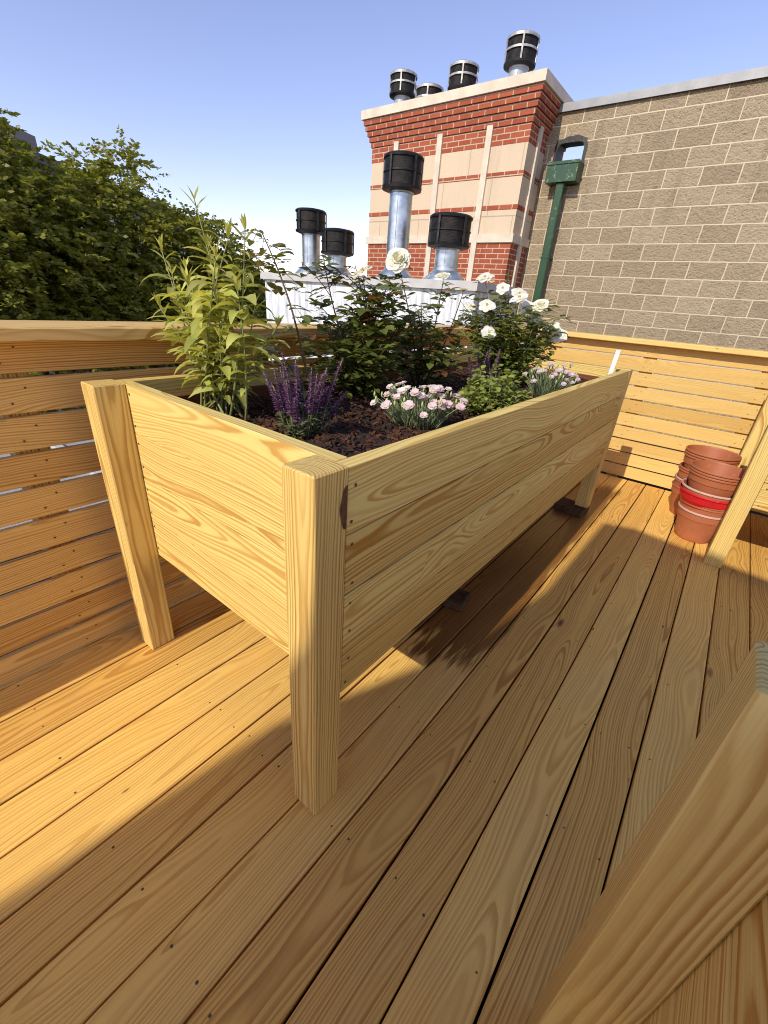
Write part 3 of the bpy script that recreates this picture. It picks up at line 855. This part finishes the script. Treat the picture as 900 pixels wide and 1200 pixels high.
# 1 tall pale green perennial at the left end
rng = random.Random(101)
P0 = V((-.79, .34, .90))
rt = empty('leafy_perennial', P0, 'tall pale green leafy perennial with many upright stems at the left end', 'plant')
tips = [(-.834, .33, 1.50), (-1.02, .31, 1.385), (-1.07, .36, 1.33), (-.71, .35, 1.42), (-.61, .33, 1.425), (-.676, .28, 1.36), (-.93, .42, 1.40), (-.80, .26, 1.30), (-.58, .40, 1.20), (-.96, .25, 1.22), (-.74, .42, 1.30), (-.87, .30, 1.33), (-.90, .30, 1.25), (-.68, .40, 1.25), (-1.0, .38, 1.15), (-.62, .30, 1.30), (-.82, .38, 1.20), (-.66, .26, 1.16)]
st = MB(); lf = MB()
for ti, tp in enumerate(tips):
    b0 = P0 + V((rng.uniform(-.08, .10), rng.uniform(-.07, .07), -.01))
    path = curve(b0, tp, (rng.uniform(-.03, .03), rng.uniform(-.03, .03), 0), 10)
    path = local(path, P0)
    st.tube(path, [.0045 - .003 * i / 10 for i in range(11)], 6, rng.uniform(.9, 1.2))
    ln = (path[-1] - path[0]).length; tt = .22 + rng.uniform(0, .08); az = rng.uniform(0, 3.14)
    while tt < 1.0:
        p, dv = on(path, tt); az += 1.57 + rng.uniform(-.3, .3)
        for sgn in (0, math.pi):
            a = az + sgn
            o_ = V((math.cos(a), math.sin(a), rng.uniform(.15, .6) if tt < .92 else 1.2))
            sz = rng.uniform(.06, .115) * (1.0 if tt > .35 else .75) * (1.0 if tt < .86 else .52)
            lf.leaf(p, o_, (rng.uniform(-.3, .3), rng.uniform(-.3, .3), 1), sz, sz * (rng.uniform(.24, .36) if tt < .86 else .2), rng.uniform(.5, 1.9) if tt < .93 else .3, rng.uniform(.15, .5), rng.uniform(.55, 1.2), 5, rng=rng)
        tt += rng.uniform(.021, .034) / ln
    p, dv = on(path, 1.0)
    for k in range(4):
        a = rng.uniform(0, 6.28)
        lf.leaf(p, V((math.cos(a) * .5, math.sin(a) * .5, 1)), (0, 0, 1), rng.uniform(.025, .045), .009, .2, .4, rng.uniform(.95, 1.2), 4, rng=rng)
st.build('stem', STEM_G, rt, True); lf.build('foliage', LEAF_TALL, rt, True)

def rose_leaves(lf, p, dv, rng, size=.045, redtip=False, five=True):
    a = rng.uniform(0, 6.28)
    o_ = V((math.cos(a), math.sin(a), rng.uniform(-.1, .7))).normalized()
    pet = size * rng.uniform(1.1, 1.9)
    tone = rng.uniform(.6, 1.05) if not redtip else rng.uniform(1.0, 1.35)
    up = V((rng.uniform(-.4, .4), rng.uniform(-.4, .4), 1))
    q = p; pts = []
    for i in range(3):
        q = p + o_ * pet * (i + 1) / 3 + V((0, 0, -.006 * i * i)); pts.append(q)
    lf.tube([p, pts[0], pts[2]], .0009, 4, tone * .9)
    side = o_.cross(up).normalized()
    lf.leaf(pts[2], o_ + V((0, 0, -.2)), up, size, size * .62, .4, .25, tone, 4, rng=rng)
    for i in ((1, 0) if five else (1,)):
        for sg in (-1, 1):
            lf.leaf(pts[i], (o_ * .45 + side * sg + V((0, 0, .05))), up, size * (.9 if i else .75), size * .52, .4, .25, tone * rng.uniform(.9, 1.08), 4, rng=rng)

def rosebloom(root, loc, r, mat, rng, full=True, axis=(0, -.2, 1)):
    """layered petals of a rose, one bloom one mesh; an open one shows yellow stamens"""
    m = MB(); ax = V(axis).normalized()
    q = ax.to_track_quat('Z', 'Y').to_matrix()
    layers = [(.22, .85, 4), (.38, .7, 5), (.6, .5, 6), (.82, .25, 7), (1.0, .02, 7)] if full else [(.75, .28, 5), (1.0, .05, 6)]
    for li, (rr_, tz, n) in enumerate(layers):
        off = rng.uniform(0, 6.28)
        for k in range(n):
            a = off + 2 * math.pi * k / n + rng.uniform(-.15, .15)
            u = V((math.cos(a), math.sin(a), 0)); sd = V((-u.y, u.x, 0))
            R_ = r * rr_ * rng.uniform(.88, 1.1); wd = R_ * (1.25 if full else 1.05); tilt = tz * (1 if full else .8) + rng.uniform(-.08, .08)
            rows = []
            for i in range(5):
                t = i / 4
                rad_ = R_ * (t ** .8) * (1 - .25 * tilt)
                z = r * (.5 * tilt * (t ** 1.2) * 1.6) - (r * .10 * t * t * (1 - tilt) * (1 + rng.uniform(-.3, .6))) + .004 * li
                hw = wd * .5 * math.sin(math.pi * (.12 + .72 * t)) * (1 if i < 4 else .82)
                row = []
                for j_ in (-1, -.5, 0, .5, 1):
                    pz = z + r * .14 * (j_ * j_) * (.6 if full else .25) + rng.uniform(-.01, .01) * r
                    pp = u * (rad_ - (abs(j_) ** 2) * hw * .32 * t) + sd * hw * j_ + V((0, 0, pz))
                    row.append(q @ pp + V(loc))
                rows.append(row)
            vs = [x for rw in rows for x in rw]; fs = []
            for i in range(4):
                for j_ in range(4):
                    a0 = i * 5 + j_; fs.append((a0, a0 + 1, a0 + 6, a0 + 5))
            m.faces_idx(vs, fs, rng.uniform(.9, 1.06))
    o = m.build('rose_bloom', mat, root, True)
    if not full:
        s = MB()
        for k in range(14):
            a = rng.uniform(0, 6.28); dd = q @ V((math.cos(a) * .5, math.sin(a) * .5, 1)).normalized()
            s.tube([V(loc), V(loc) + dd * r * .28], [.0008, .0016], 4)
        s.build('stamens', YELLOW, o)
    return o

def rosebush(name, base, label, canes, nl, size, mat, stemmat, seed, tmin=.25, red=.0, sub=2, spread=.10):
    rng = random.Random(seed)
    base = V(base)
    rt = empty(name, base, label, 'rose bush', 'rose bushes in the planter box')
    st = MB(); lf = MB()
    for ci, (b0, tp, bow, n_l) in enumerate(canes):
        path = local(curve(b0, tp, bow, 10), base)
        st.tube(path, [.0048 - .0032 * i / 10 for i in range(11)], 6, rng.uniform(.8, 1.3))
        for k in range(14):
            p, dv = on(path, rng.uniform(.05, .8)); a = rng.uniform(0, 6.28)
            st.tube([p, p + V((math.cos(a), math.sin(a), -.2)) * .009], [.0016, .0003], 4)
        for k in range(n_l):
            t = tmin + (1 - tmin) * (k + rng.random()) / n_l
            p, dv = on(path, min(t, 1))
            rose_leaves(lf, p, dv, rng, size * rng.uniform(.75, 1.15) * (1 if t < .88 else .7), rng.random() < red * (1 if t > .6 else .3), rng.random() < .8)
        for k in range(sub):
            p, dv = on(path, rng.uniform(.2, .8)); a = rng.uniform(0, 6.28)
            e_ = p + V((math.cos(a) * spread * rng.uniform(.5, 1.2), math.sin(a) * spread * rng.uniform(.5, 1.2), rng.uniform(-.01, .12)))
            tw_ = curve(p, e_, (0, 0, .01), 4)
            st.tube(tw_, .0016, 5)
            for kk in range(max(2, n_l // 4)):
                p2, _ = on(tw_, rng.uniform(.25, 1)); rose_leaves(lf, p2, dv, rng, size * rng.uniform(.7, 1.1), rng.random() < red, rng.random() < .7)
    st.build('cane', stemmat, rt, True); lf.build('foliage', mat, rt, True)
    return rt, rng
# single red cane
rosebush('rose_bush', (-.66, .62, .90), 'tall single reddish rose cane arching up beside the pale perennial',
         [((-.66, .62, .89), (-.90, .6, 1.47), (.02, 0, .05), 16), ((-.65, .63, .89), (-.80, .55, 1.12), (0, 0, .02), 6)], 10, .052, LEAF_ROSE2, STEM_R, 201, .35, .45, 1, .08)
# dense dark rose behind the salvia
cn = [((-.70, .95, .89), t, (random.Random(i).uniform(-.03, .03), random.Random(i + 50).uniform(-.03, .03), .02), 19) for i, t in enumerate(
    [(-.66, .86, 1.355), (-.86, .85, 1.43), (-.95, .92, 1.25), (-.60, .90, 1.27), (-.78, .98, 1.30), (-.54, .84, 1.14), (-.74, .90, 1.40), (-.63, .98, 1.36), (-.98, .86, 1.10), (-.72, .78, 1.12), (-.62, 1.04, 1.20), (-.86, 1.05, 1.18)])]
rb, rg_ = rosebush('rose_bush', (-.70, .95, .90), 'dense dark leaved rose bush with one fading cream bloom', cn, 16, .050, LEAF_ROSE, STEM_R, 202, .10, .20, 5, .12)
rosebloom(rb, V((-.655, .85, 1.375)) - V(rb.location), .046, PET_CREAM, rg_, False, (-.3, -.5, 1))
# rose with the big white bloom
b0 = (-.68, 1.33, .89)
rb, rg_ = rosebush('rose_bush', (-.68, 1.33, .90), 'sparse rose bush with one full white bloom held on a long stem',
    [(b0, (-.765, 1.2, 1.435), (.02, 0, 0), 15), (b0, (-.531, 1.2, 1.375), (.01, 0, 0), 13), (b0, (-.64, 1.22, 1.28), (.01, 0, .02), 14), (b0, (-.74, 1.3, 1.25), (.01, 0, .02), 14), (b0, (-.445, 1.22, 1.335), (.02, 0, 0), 7), (b0, (-.84, 1.28, 1.10), (0, 0, .03), 10), (b0, (-.50, 1.30, 1.06), (0, 0, .03), 9), (b0, (-.66, 1.12, 1.06), (0, 0, .03), 9)],
    10, .050, LEAF_ROSE, STEM_R, 203, .22, .12, 5, .10)
L0 = V(rb.location)
rosebloom(rb, V((-.765, 1.2, 1.437)) - L0, 0.058, PET_WHITE, rg_, True, (.35, -.75, .6))
rosebloom(rb, V((-.531, 1.2, 1.378)) - L0, .034, PET_WHITE, rg_, True, (.1, -.4, 1))
rosebloom(rb, V((-.445, 1.22, 1.335)) - L0, .018, PET_CREAM, rg_, True, (.1, -.2, 1))
# white rose shrub to the right
fl = [(-.62, 1.80, 1.30), (-.44, 1.78, 1.345), (-.35, 1.84, 1.31), (-.697, 1.88, 1.432), (-.575, 1.86, 1.385), (-.498, 1.9, 1.364), (-.396, 1.88, 1.262), (-.547, 1.72, 1.177), (-.285, 1.88, 1.215), (-.255, 1.92, 1.19), (-.735, 1.84, 1.29), (-.30, 1.95, 1.18), (-.42, 1.86, 1.30)]
b0 = V((-.52, 1.92, .89)); rr = random.Random(9)
cn = [(b0 + V((rr.uniform(-.08, .08), rr.uniform(-.06, .06), 0)), V(f) - V((0, -.005, .012)), (rr.uniform(-.03, .03), rr.uniform(-.02, .02), .02), 12) for f in fl]
cn += [(b0, (-.52 + rr.uniform(-.28, .28), 1.92 + rr.uniform(-.18, .18), rr.uniform(1.05, 1.36)), (0, 0, .03), 14) for _ in range(11)]
cn += [(b0, (-.60, 1.95, 1.47), (.02, 0, 0), 10), (b0, (-.36, 1.95, 1.38), (.02, 0, 0), 10)]
rb, rg_ = rosebush('rose_bush', b0, 'bushy rose shrub covered in open white blooms at the right', cn, 12, .046, LEAF_ROSE2, STEM_G, 204, .10, .06, 4, .10)
for i, f in enumerate(fl):
    rosebloom(rb, V(f) - b0, rg_.uniform(.036, .050), PET_WHITE, rg_, i in (2, 6), (rg_.uniform(-.2, .6), rg_.uniform(-1, -.3), .7))
for f in ((-.64, 1.86, 1.40), (-.35, 1.9, 1.23), (-.46, 1.85, 1.22)):
    rosebloom(rb, V(f) - b0, .016, PET_CREAM, rg_, True, (0, -.3, 1))

def blades(mb, base, n, r, h, rng, wd=.004, tone=(.7, 1.2), out=.5):
    for _ in range(n):
        a = rng.uniform(0, 6.28); q = r * math.sqrt(rng.random())
        p = V((math.cos(a) * q * .55, math.sin(a) * q * .55, 0))
        hh = h * rng.uniform(.55, 1.05)
        dv = V((math.cos(a) * q / r * out, math.sin(a) * q / r * out, 1))
        p2 = p + dv.normalized() * hh * rng.uniform(0, .55)
        mb.leaf(p2, dv + V((rng.uniform(-.35, .35), rng.uniform(-.35, .35), 0)), rdir(rng), hh * .5, wd, rng.uniform(-.1, .5), .3, rng.uniform(*tone), 3, rng=rng)

def salvia(base, label, spikes, seed, hgt, r, nleaf=120):
    rng = random.Random(seed); base = V(base)
    rt = empty('purple_salvia', base, label, 'salvia', 'purple salvia plants in the planter box')
    st = MB(); lf = MB()
    for si in range(spikes):
        a = rng.uniform(0, 6.28); q = r * math.sqrt(rng.random())
        tip = V((math.cos(a) * q * 1.0, math.sin(a) * q * .9, hgt * rng.uniform(.55, 1.08)))
        path = curve((math.cos(a) * q * .35, math.sin(a) * q * .45, -.01), tip, (rng.uniform(-.008, .008), 0, .01), 8)
        st.tube(path, .0016, 5)
        m = MB(); t = .42
        while t < 1.0:
            p, dv = on(path, t); nn = 5
            for k in range(nn):
                b = 2 * math.pi * k / nn + t * 40
                o_ = V((math.cos(b), math.sin(b), rng.uniform(.2, .9)))
                sz = .0122 * (1.15 - .6 * max(0, (t - .42) / .58)) * rng.uniform(.8, 1.3)
                m.leaf(p, o_, (0, 0, 1), sz, sz * .55, .5, .5, rng.uniform(.55, 1.35), 2, rng=rng)
            t += .022
        m.build('flower_spike', PET_PURPLE, rt, True)
        for k in range(nleaf // spikes):
            p, dv = on(path, rng.uniform(.02, .42)); o_ = rdir(rng) + V((0, 0, rng.uniform(.1, .7)))
            sz = rng.uniform(.022, .042); lf.leaf(p, o_, (0, 0, 1), sz, sz * .33, .6, .3, rng.uniform(.6, 1.1), 3, rng=rng)
    st.build('stem', STEM_G, rt, True); lf.build('foliage', LEAF_SAGE, rt, True)
salvia((-.46, .39, .90), 'clump of tall purple salvia spikes near the front left planter corner', 22, 301, .225, .135, 260)
salvia((-.37, 1.36, .90), 'small purple salvia clump behind the bright green herb mound', 18, 302, .235, .085, 120)

def dianthus(base, label, seed, nfl, h, r, mat, fr=.014):
    rng = random.Random(seed); base = V(base)
    rt = empty('dianthus', base, label, 'flowers', 'dianthus plants in the planter box')
    lf = MB(); st = MB()
    blades(lf, base, 620, r, h * .95, rng, .0042)
    for k in range(nfl):
        a = rng.uniform(0, 6.28); q = r * math.sqrt(rng.random())
        tip = V((math.cos(a) * q * 1.1, math.sin(a) * q * 1.1, h * (1.05 - .34 * (q / r) ** 2) * rng.uniform(.72, 1.15)))
        path = curve((tip.x * .4, tip.y * .4, 0), tip, (0, 0, .01), 5)
        st.tube(path, .0012, 5)
        st.tube([path[-1] - V((0, 0, .016)), path[-1]], [.003, .0042], 6, 1.1)
        m = MB(); ax = V((tip.x * 2.5, tip.y * 2.5 - .35, 1)).normalized(); qm = ax.to_track_quat('Z', 'Y').to_matrix()
        f_ = fr * rng.uniform(.8, 1.2)
        for ly in range(2):
            for pt in range(6):
                b = 2 * math.pi * pt / 6 + ly * .5 + rng.uniform(-.1, .1)
                u = V((math.cos(b), math.sin(b), 0)); s_ = V((-u.y, u.x, 0))
                rows = []
                for i, (t, w) in enumerate(((.05, .12), (.55, .42), (.9, .62), (1.0, .5))):
                    z = f_ * (.28 * t * (1 + ly) - .2 * t * t)
                    rows.append([qm @ (u * f_ * t * (1 - .2 * ly) * (1 + (rng.uniform(-.12, .12) if i > 1 else 0)) + s_ * f_ * w * j_ + V((0, 0, z + rng.uniform(-.1, .1) * f_ * t))) + tip for j_ in (-1, 0, 1)])
                vs = [x for rw in rows for x in rw]
                fs = [(i * 3 + j_, i * 3 + j_ + 1, i * 3 + j_ + 4, i * 3 + j_ + 3) for i in range(3) for j_ in range(2)]
                m.faces_idx(vs, fs, rng.uniform(.88, 1.12))
        m.build('flower', mat, rt, True)
    for k in range(nfl):
        a = rng.uniform(0, 6.28); q = r * math.sqrt(rng.random())
        tip = V((math.cos(a) * q * 1.1, math.sin(a) * q * 1.1, h * (1.0 - .30 * (q / r) ** 2) * rng.uniform(.8, 1.0)))
        st.tube([tip * .5, tip], .0011, 5)
        st.tube([tip - V((0, 0, .004)), tip + V((0, 0, .008)), tip + V((0, 0, .016))], [.002, .004, .0012], 6, 1.7)
    lf.build('foliage', LEAF_DIAN, rt, True); st.build('stem', STEM_DI, rt, True)
STEM_DI = simple('grey_green_stem', (.28, .32, .12), .6, 0, .2, 30)
dianthus((-.31, .78, .90), 'pink flowering dianthus clump at the front edge of the planter', 401, 36, .130, .15, PET_PINK, .0150)
dianthus((-.19, 1.76, .90), 'grey green dianthus clump topped with lilac flowers near the far corner', 402, 30, .165, .12, PET_LILAC, .0125)

# herb mound
rng = random.Random(501); base = V((-.215, 1.16, .90))
rt = empty('herb_mound', base, 'low bright green herb mound between the two dianthus clumps', 'herb')
lf = MB(); st = MB()
for k in range(1050):
    a = rng.uniform(0, 6.28); q = .14 * math.sqrt(rng.random()); hmax = (.155 * (1 - (q / .165) ** 2) + .02) * (1 + .28 * math.sin(3 * a + 1) * math.sin(q * 60))
    z = hmax * (rng.random() ** .45)
    p = V((math.cos(a) * q, math.sin(a) * q * 1.15, z))
    sz = rng.uniform(.014, .030)
    lf.leaf(p, rdir(rng) + V((0, 0, rng.uniform(-.1, .9))), (rng.uniform(-.5, .5), rng.uniform(-.5, .5), 1), sz, sz * .75, .5, .2, rng.uniform(.65, 1.2), 3, rng=rng)
    if k % 12 == 0: st.tube([(p.x * .4, p.y * .4, 0), p], .0013, 4)
lf.build('foliage', LEAF_HERB, rt, True); st.build('stem', STEM_G, rt, True)
# blue lobelia
rng = random.Random(511); base = V((-.80, 1.50, .90))
rt = empty('blue_lobelia', base, 'small deep blue flowering plant shaded among the roses', 'flowers')
lf = MB()
for k in range(260):
    a = rng.uniform(0, 6.28); q = .10 * math.sqrt(rng.random()); p = V((math.cos(a) * q, math.sin(a) * q, rng.uniform(0, .07)))
    lf.leaf(p, rdir(rng) + V((0, 0, .5)), (0, 0, 1), .022, .008, .4, .2, rng.uniform(.6, 1.1), 3, rng=rng)
lf.build('foliage', LEAF_ROSE2, rt, True)
for k in range(14):
    m = MB(); a = rng.uniform(0, 6.28); q = .10 * math.sqrt(rng.random()); p = V((math.cos(a) * q, math.sin(a) * q, rng.uniform(.05, .09)))
    for b in range(5):
        m.leaf(p, V((math.cos(b * 1.257), math.sin(b * 1.257), .4)), (0, 0, 1), .012, .009, .3, .2, rng.uniform(.8, 1.2), 2, rng=rng)
    m.build('flower', PET_BLUE, rt, True)

# ------------------------------------------------------------------ trees beyond the fence
def tree(base, label, clumps, nspray, seed, leafsz=.112):
    """clumps: (x, y, z, rx, ry, rz) ellipsoids of foliage; sprays of leaflets droop from twigs inside them"""
    rs = np.random.RandomState(seed); rng = random.Random(seed)
    base = V(base)
    rt = empty('street_tree', base, label, 'tree', 'trees beyond the left fence')
    tr = MB(); limb = MB()
    cz = sum(c[2] for c in clumps) / len(clumps); cx = sum(c[0] for c in clumps) / len(clumps); cy = sum(c[1] for c in clumps) / len(clumps)
    fork = V((base.x * .8 + cx * .2, base.y * .8 + cy * .2, base.z + (cz - base.z) * .5))
    tr.tube(local([base, base.lerp(fork, .5) + V((.15, .1, 0)), fork], base), [.32, .25, .19], 12)
    tr.build('trunk', BARK, rt, True)
    starts = []
    wts = np.array([c[3] * c[4] * c[5] for c in clumps]) ** .8; wts /= wts.sum()
    for c in clumps:
        pc = V(c[:3]); mid = fork.lerp(pc, .55) + V((rng.uniform(-.4, .4), rng.uniform(-.4, .4), rng.uniform(-.2, .3)))
        limb.tube(local([fork, mid, pc], base), [.12, .07, .03], 7)
        for k in range(7):
            e_ = pc + V((rng.uniform(-1, 1) * c[3], rng.uniform(-1, 1) * c[4], rng.uniform(-.5, 1.0) * c[5])) * .8
            s0 = mid.lerp(pc, rng.uniform(.2, 1))
            limb.tube(local([s0, s0.lerp(e_, .5) + V((0, 0, .12)), e_], base), [.028, .016, .005], 5)
    limb.build('limb', BARK, rt, True)
    # sprays
    ci = rs.choice(len(clumps), nspray, p=wts)
    C_ = np.array(clumps)[ci]
    u = rs.normal(size=(nspray, 3)); u /= np.linalg.norm(u, axis=1)[:, None]
    rr_ = rs.uniform(.2, 1.0, nspray) ** .35
    pos = C_[:, :3] + u * C_[:, 3:6] * rr_[:, None]
    out = u * np.array([1, 1, .55]) + rs.normal(size=(nspray, 3)) * .45 + np.array([0, 0, .12])
    out /= np.linalg.norm(out, axis=1)[:, None]
    nl = 26
    ln = rs.uniform(.32, .75, nspray)
    stone = rs.uniform(.65, 1.12, nspray) + (rs.rand(nspray) < .20) * .24  # some sprays lightened in colour as sunlit glints
    t = (np.arange(nl) // 2 + .8) / (nl / 2)
    drop = rs.uniform(.15, .55, nspray)
    P = pos[:, None, :] + out[:, None, :] * (ln[:, None] * t[None])[..., None]
    P[..., 2] -= (drop * ln)[:, None] * (t ** 2)[None]
    side = np.cross(out, [0, 0, 1.0]); side /= (np.linalg.norm(side, axis=1)[:, None] + 1e-6)
    sg = np.where(np.arange(nl) % 2 == 0, 1.0, -1.0)
    ld = side[:, None, :] * sg[None, :, None] + out[:, None, :] * .55 + rs.normal(size=(nspray, nl, 3)) * .28
    ld[..., 2] -= .25
    ld /= np.linalg.norm(ld, axis=2)[..., None]
    nrm = rs.normal(size=(nspray, nl, 3)) * .8 + np.array([0.55, -.65, .5])
    wd = np.cross(ld, nrm); wd /= (np.linalg.norm(wd, axis=2)[..., None] + 1e-6)
    sz = leafsz * rs.uniform(.7, 1.3, (nspray, nl))[..., None]
    a = P; b_ = P + ld * sz * .5 + wd * sz * .22; c_ = P + ld * sz; d_ = P + ld * sz * .5 - wd * sz * .22
    Vv = np.stack([a, b_, c_, d_], 2).reshape(-1, 3) - np.array(base)
    nq = nspray * nl
    me = bpy.data.meshes.new('crown')
    me.vertices.add(nq * 4); me.vertices.foreach_set('co', Vv.astype(np.float32).ravel())
    me.loops.add(nq * 4); me.polygons.add(nq)
    me.loops.foreach_set('vertex_index', np.arange(nq * 4, dtype=np.int32))
    me.polygons.foreach_set('loop_start', (np.arange(nq) * 4).astype(np.int32))
    me.polygons.foreach_set('loop_total', np.full(nq, 4, np.int32))
    me.update(calc_edges=True)
    at_ = me.attributes.new('tone', 'FLOAT', 'FACE')
    at_.data.foreach_set('value', (np.repeat(stone, nl) * rs.uniform(.85, 1.15, nq) + (rs.rand(nq) < .06) * .3).astype(np.float32))  # a few leaflets lightened in colour to stand for sun glints
    me.materials.append(LEAF_TREE)
    o = bpy.data.objects.new('crown', me); COL.objects.link(o); o.parent = rt
    return rt
tree((-11.5, 1.6, -10), 'tallest leafy street tree at the left picture edge, covering part of the grey building',
     [(-11.2, 1.2, 2.0, 1.7, 1.6, 1.6), (-11.1, 2.45, 3.05, .8, .62, .72), (-10.9, 3.2, 2.6, .7, .6, .6), (-11.0, 2.6, 1.4, 1.5, 1.4, 1.5), (-11.4, 2.2, 3.0, 1.0, .8, .75), (-11, 3.3, 2.1, .8, .7, .8), (-10.8, 2.5, -.4, 1.6, 1.9, 1.3), (-11.5, -.6, 1.6, 1.6, 1.4, 1.7), (-11.6, .4, 3.0, 1.2, 1.1, 1.2)], 3500, 71)
tree((-11.8, 5.2, -10), 'leafy street tree in the middle with a feathery peak against the sky',
     [(-11.3, 4.95, 3.2, .6, .5, .62), (-11.5, 4.5, 2.0, 1.3, 1.1, 1.2), (-11.2, 5.6, 1.8, 1.2, 1.0, 1.1), (-11.0, 4.6, .3, 1.5, 1.4, 1.3), (-11.0, 6.0, .3, 1.3, 1.3, 1.2), (-11.4, 4.35, 3.05, .42, .35, .5), (-11.3, 3.9, 1.0, 1.2, 1.0, 1.2)], 2900, 72)
tree((-11.6, 7.6, -10), 'lower street tree behind the tall perennial, sloping down to the right',
     [(-11.2, 6.7, 2.0, 1.0, .85, .75), (-11.2, 7.3, 1.1, 1.1, 1.0, .9), (-11.2, 6.5, .3, 1.3, 1.3, 1.1), (-11.3, 8.1, .3, 1.0, .9, .9), (-11.2, 7.6, -.5, 1.3, 1.4, 1.0), (-11.4, 7.6, 1.7, .5, .45, .5)], 2200, 73)
tree((-13.5, 10.3, -10), 'small distant tree peeking out left of the white chase',
     [(-13.2, 9.9, .7, 1.2, .9, .75), (-13.2, 10.6, .2, 1.1, .8, .7), (-13.2, 10, -.6, 1.4, 1.2, .8)], 1800, 74)

# ------------------------------------------------------------------ light, sky, camera
sd = V((.03, 1.0, -1 / 1.40)).normalized()          # the way the sunlight travels
sun = bpy.data.lights.new('sun', 'SUN'); sun.energy = 2.3; sun.angle = rad(.42); sun.color = (1.0, .93, .80)
so = bpy.data.objects.new('sun', sun); COL.objects.link(so)
so.rotation_euler = (-sd).to_track_quat('Z', 'Y').to_euler(); so.location = (-3, -30, 25)
w = bpy.data.worlds.new('World'); scene.world = w; w.use_nodes = True
nt = w.node_tree; bg = nt.nodes['Background']
sky = nt.nodes.new('ShaderNodeTexSky'); sky.sky_type = 'NISHITA'; sky.sun_disc = False
sky.sun_elevation = math.asin(-sd.z); sky.sun_rotation = math.atan2(-sd.x, -sd.y)
sky.altitude = 20; sky.air_density = 1.0; sky.dust_density = 0.0; sky.ozone_density = 3.2
tint = nt.nodes.new('ShaderNodeMix'); tint.data_type = 'RGBA'; tint.blend_type = 'MULTIPLY'
tint.inputs[0].default_value = 1.0; tint.inputs[7].default_value = (1.02, .77, .79, 1)      # warm white balance of the camera
nt.links.new(sky.outputs[0], tint.inputs[6]); nt.links.new(tint.outputs[2], bg.inputs[0]); bg.inputs[1].default_value = .15

cam = bpy.data.cameras.new('camera'); cam.sensor_fit = 'VERTICAL'; cam.sensor_height = 24.0
cam.lens = 497.70 / 1200 * 24.0; cam.clip_start = .02; cam.clip_end = 3000
co = bpy.data.objects.new('camera', cam); COL.objects.link(co)
R = Matrix(((0.78000, -0.328477, 0.532635), (0.621714, 0.309930, -0.719316), (0.071199, 0.892214, 0.445965)))
mw = R.to_4x4(); mw.translation = V((.4982, -.4649, 1.2897)); co.matrix_world = mw
scene.camera = co
scene.view_settings.view_transform = 'Standard'; scene.view_settings.look = 'None'
scene.view_settings.exposure = 0.86; scene.view_settings.gamma = 1.0
scene.render.engine = 'CYCLES'
scene.cycles.use_denoising = True
scene.cycles.pixel_filter_type = 'BLACKMAN_HARRIS'; scene.cycles.filter_width = 1.05
scene.cycles.max_bounces = 8; scene.cycles.diffuse_bounces = 5
scene.cycles.sample_clamp_indirect = 8
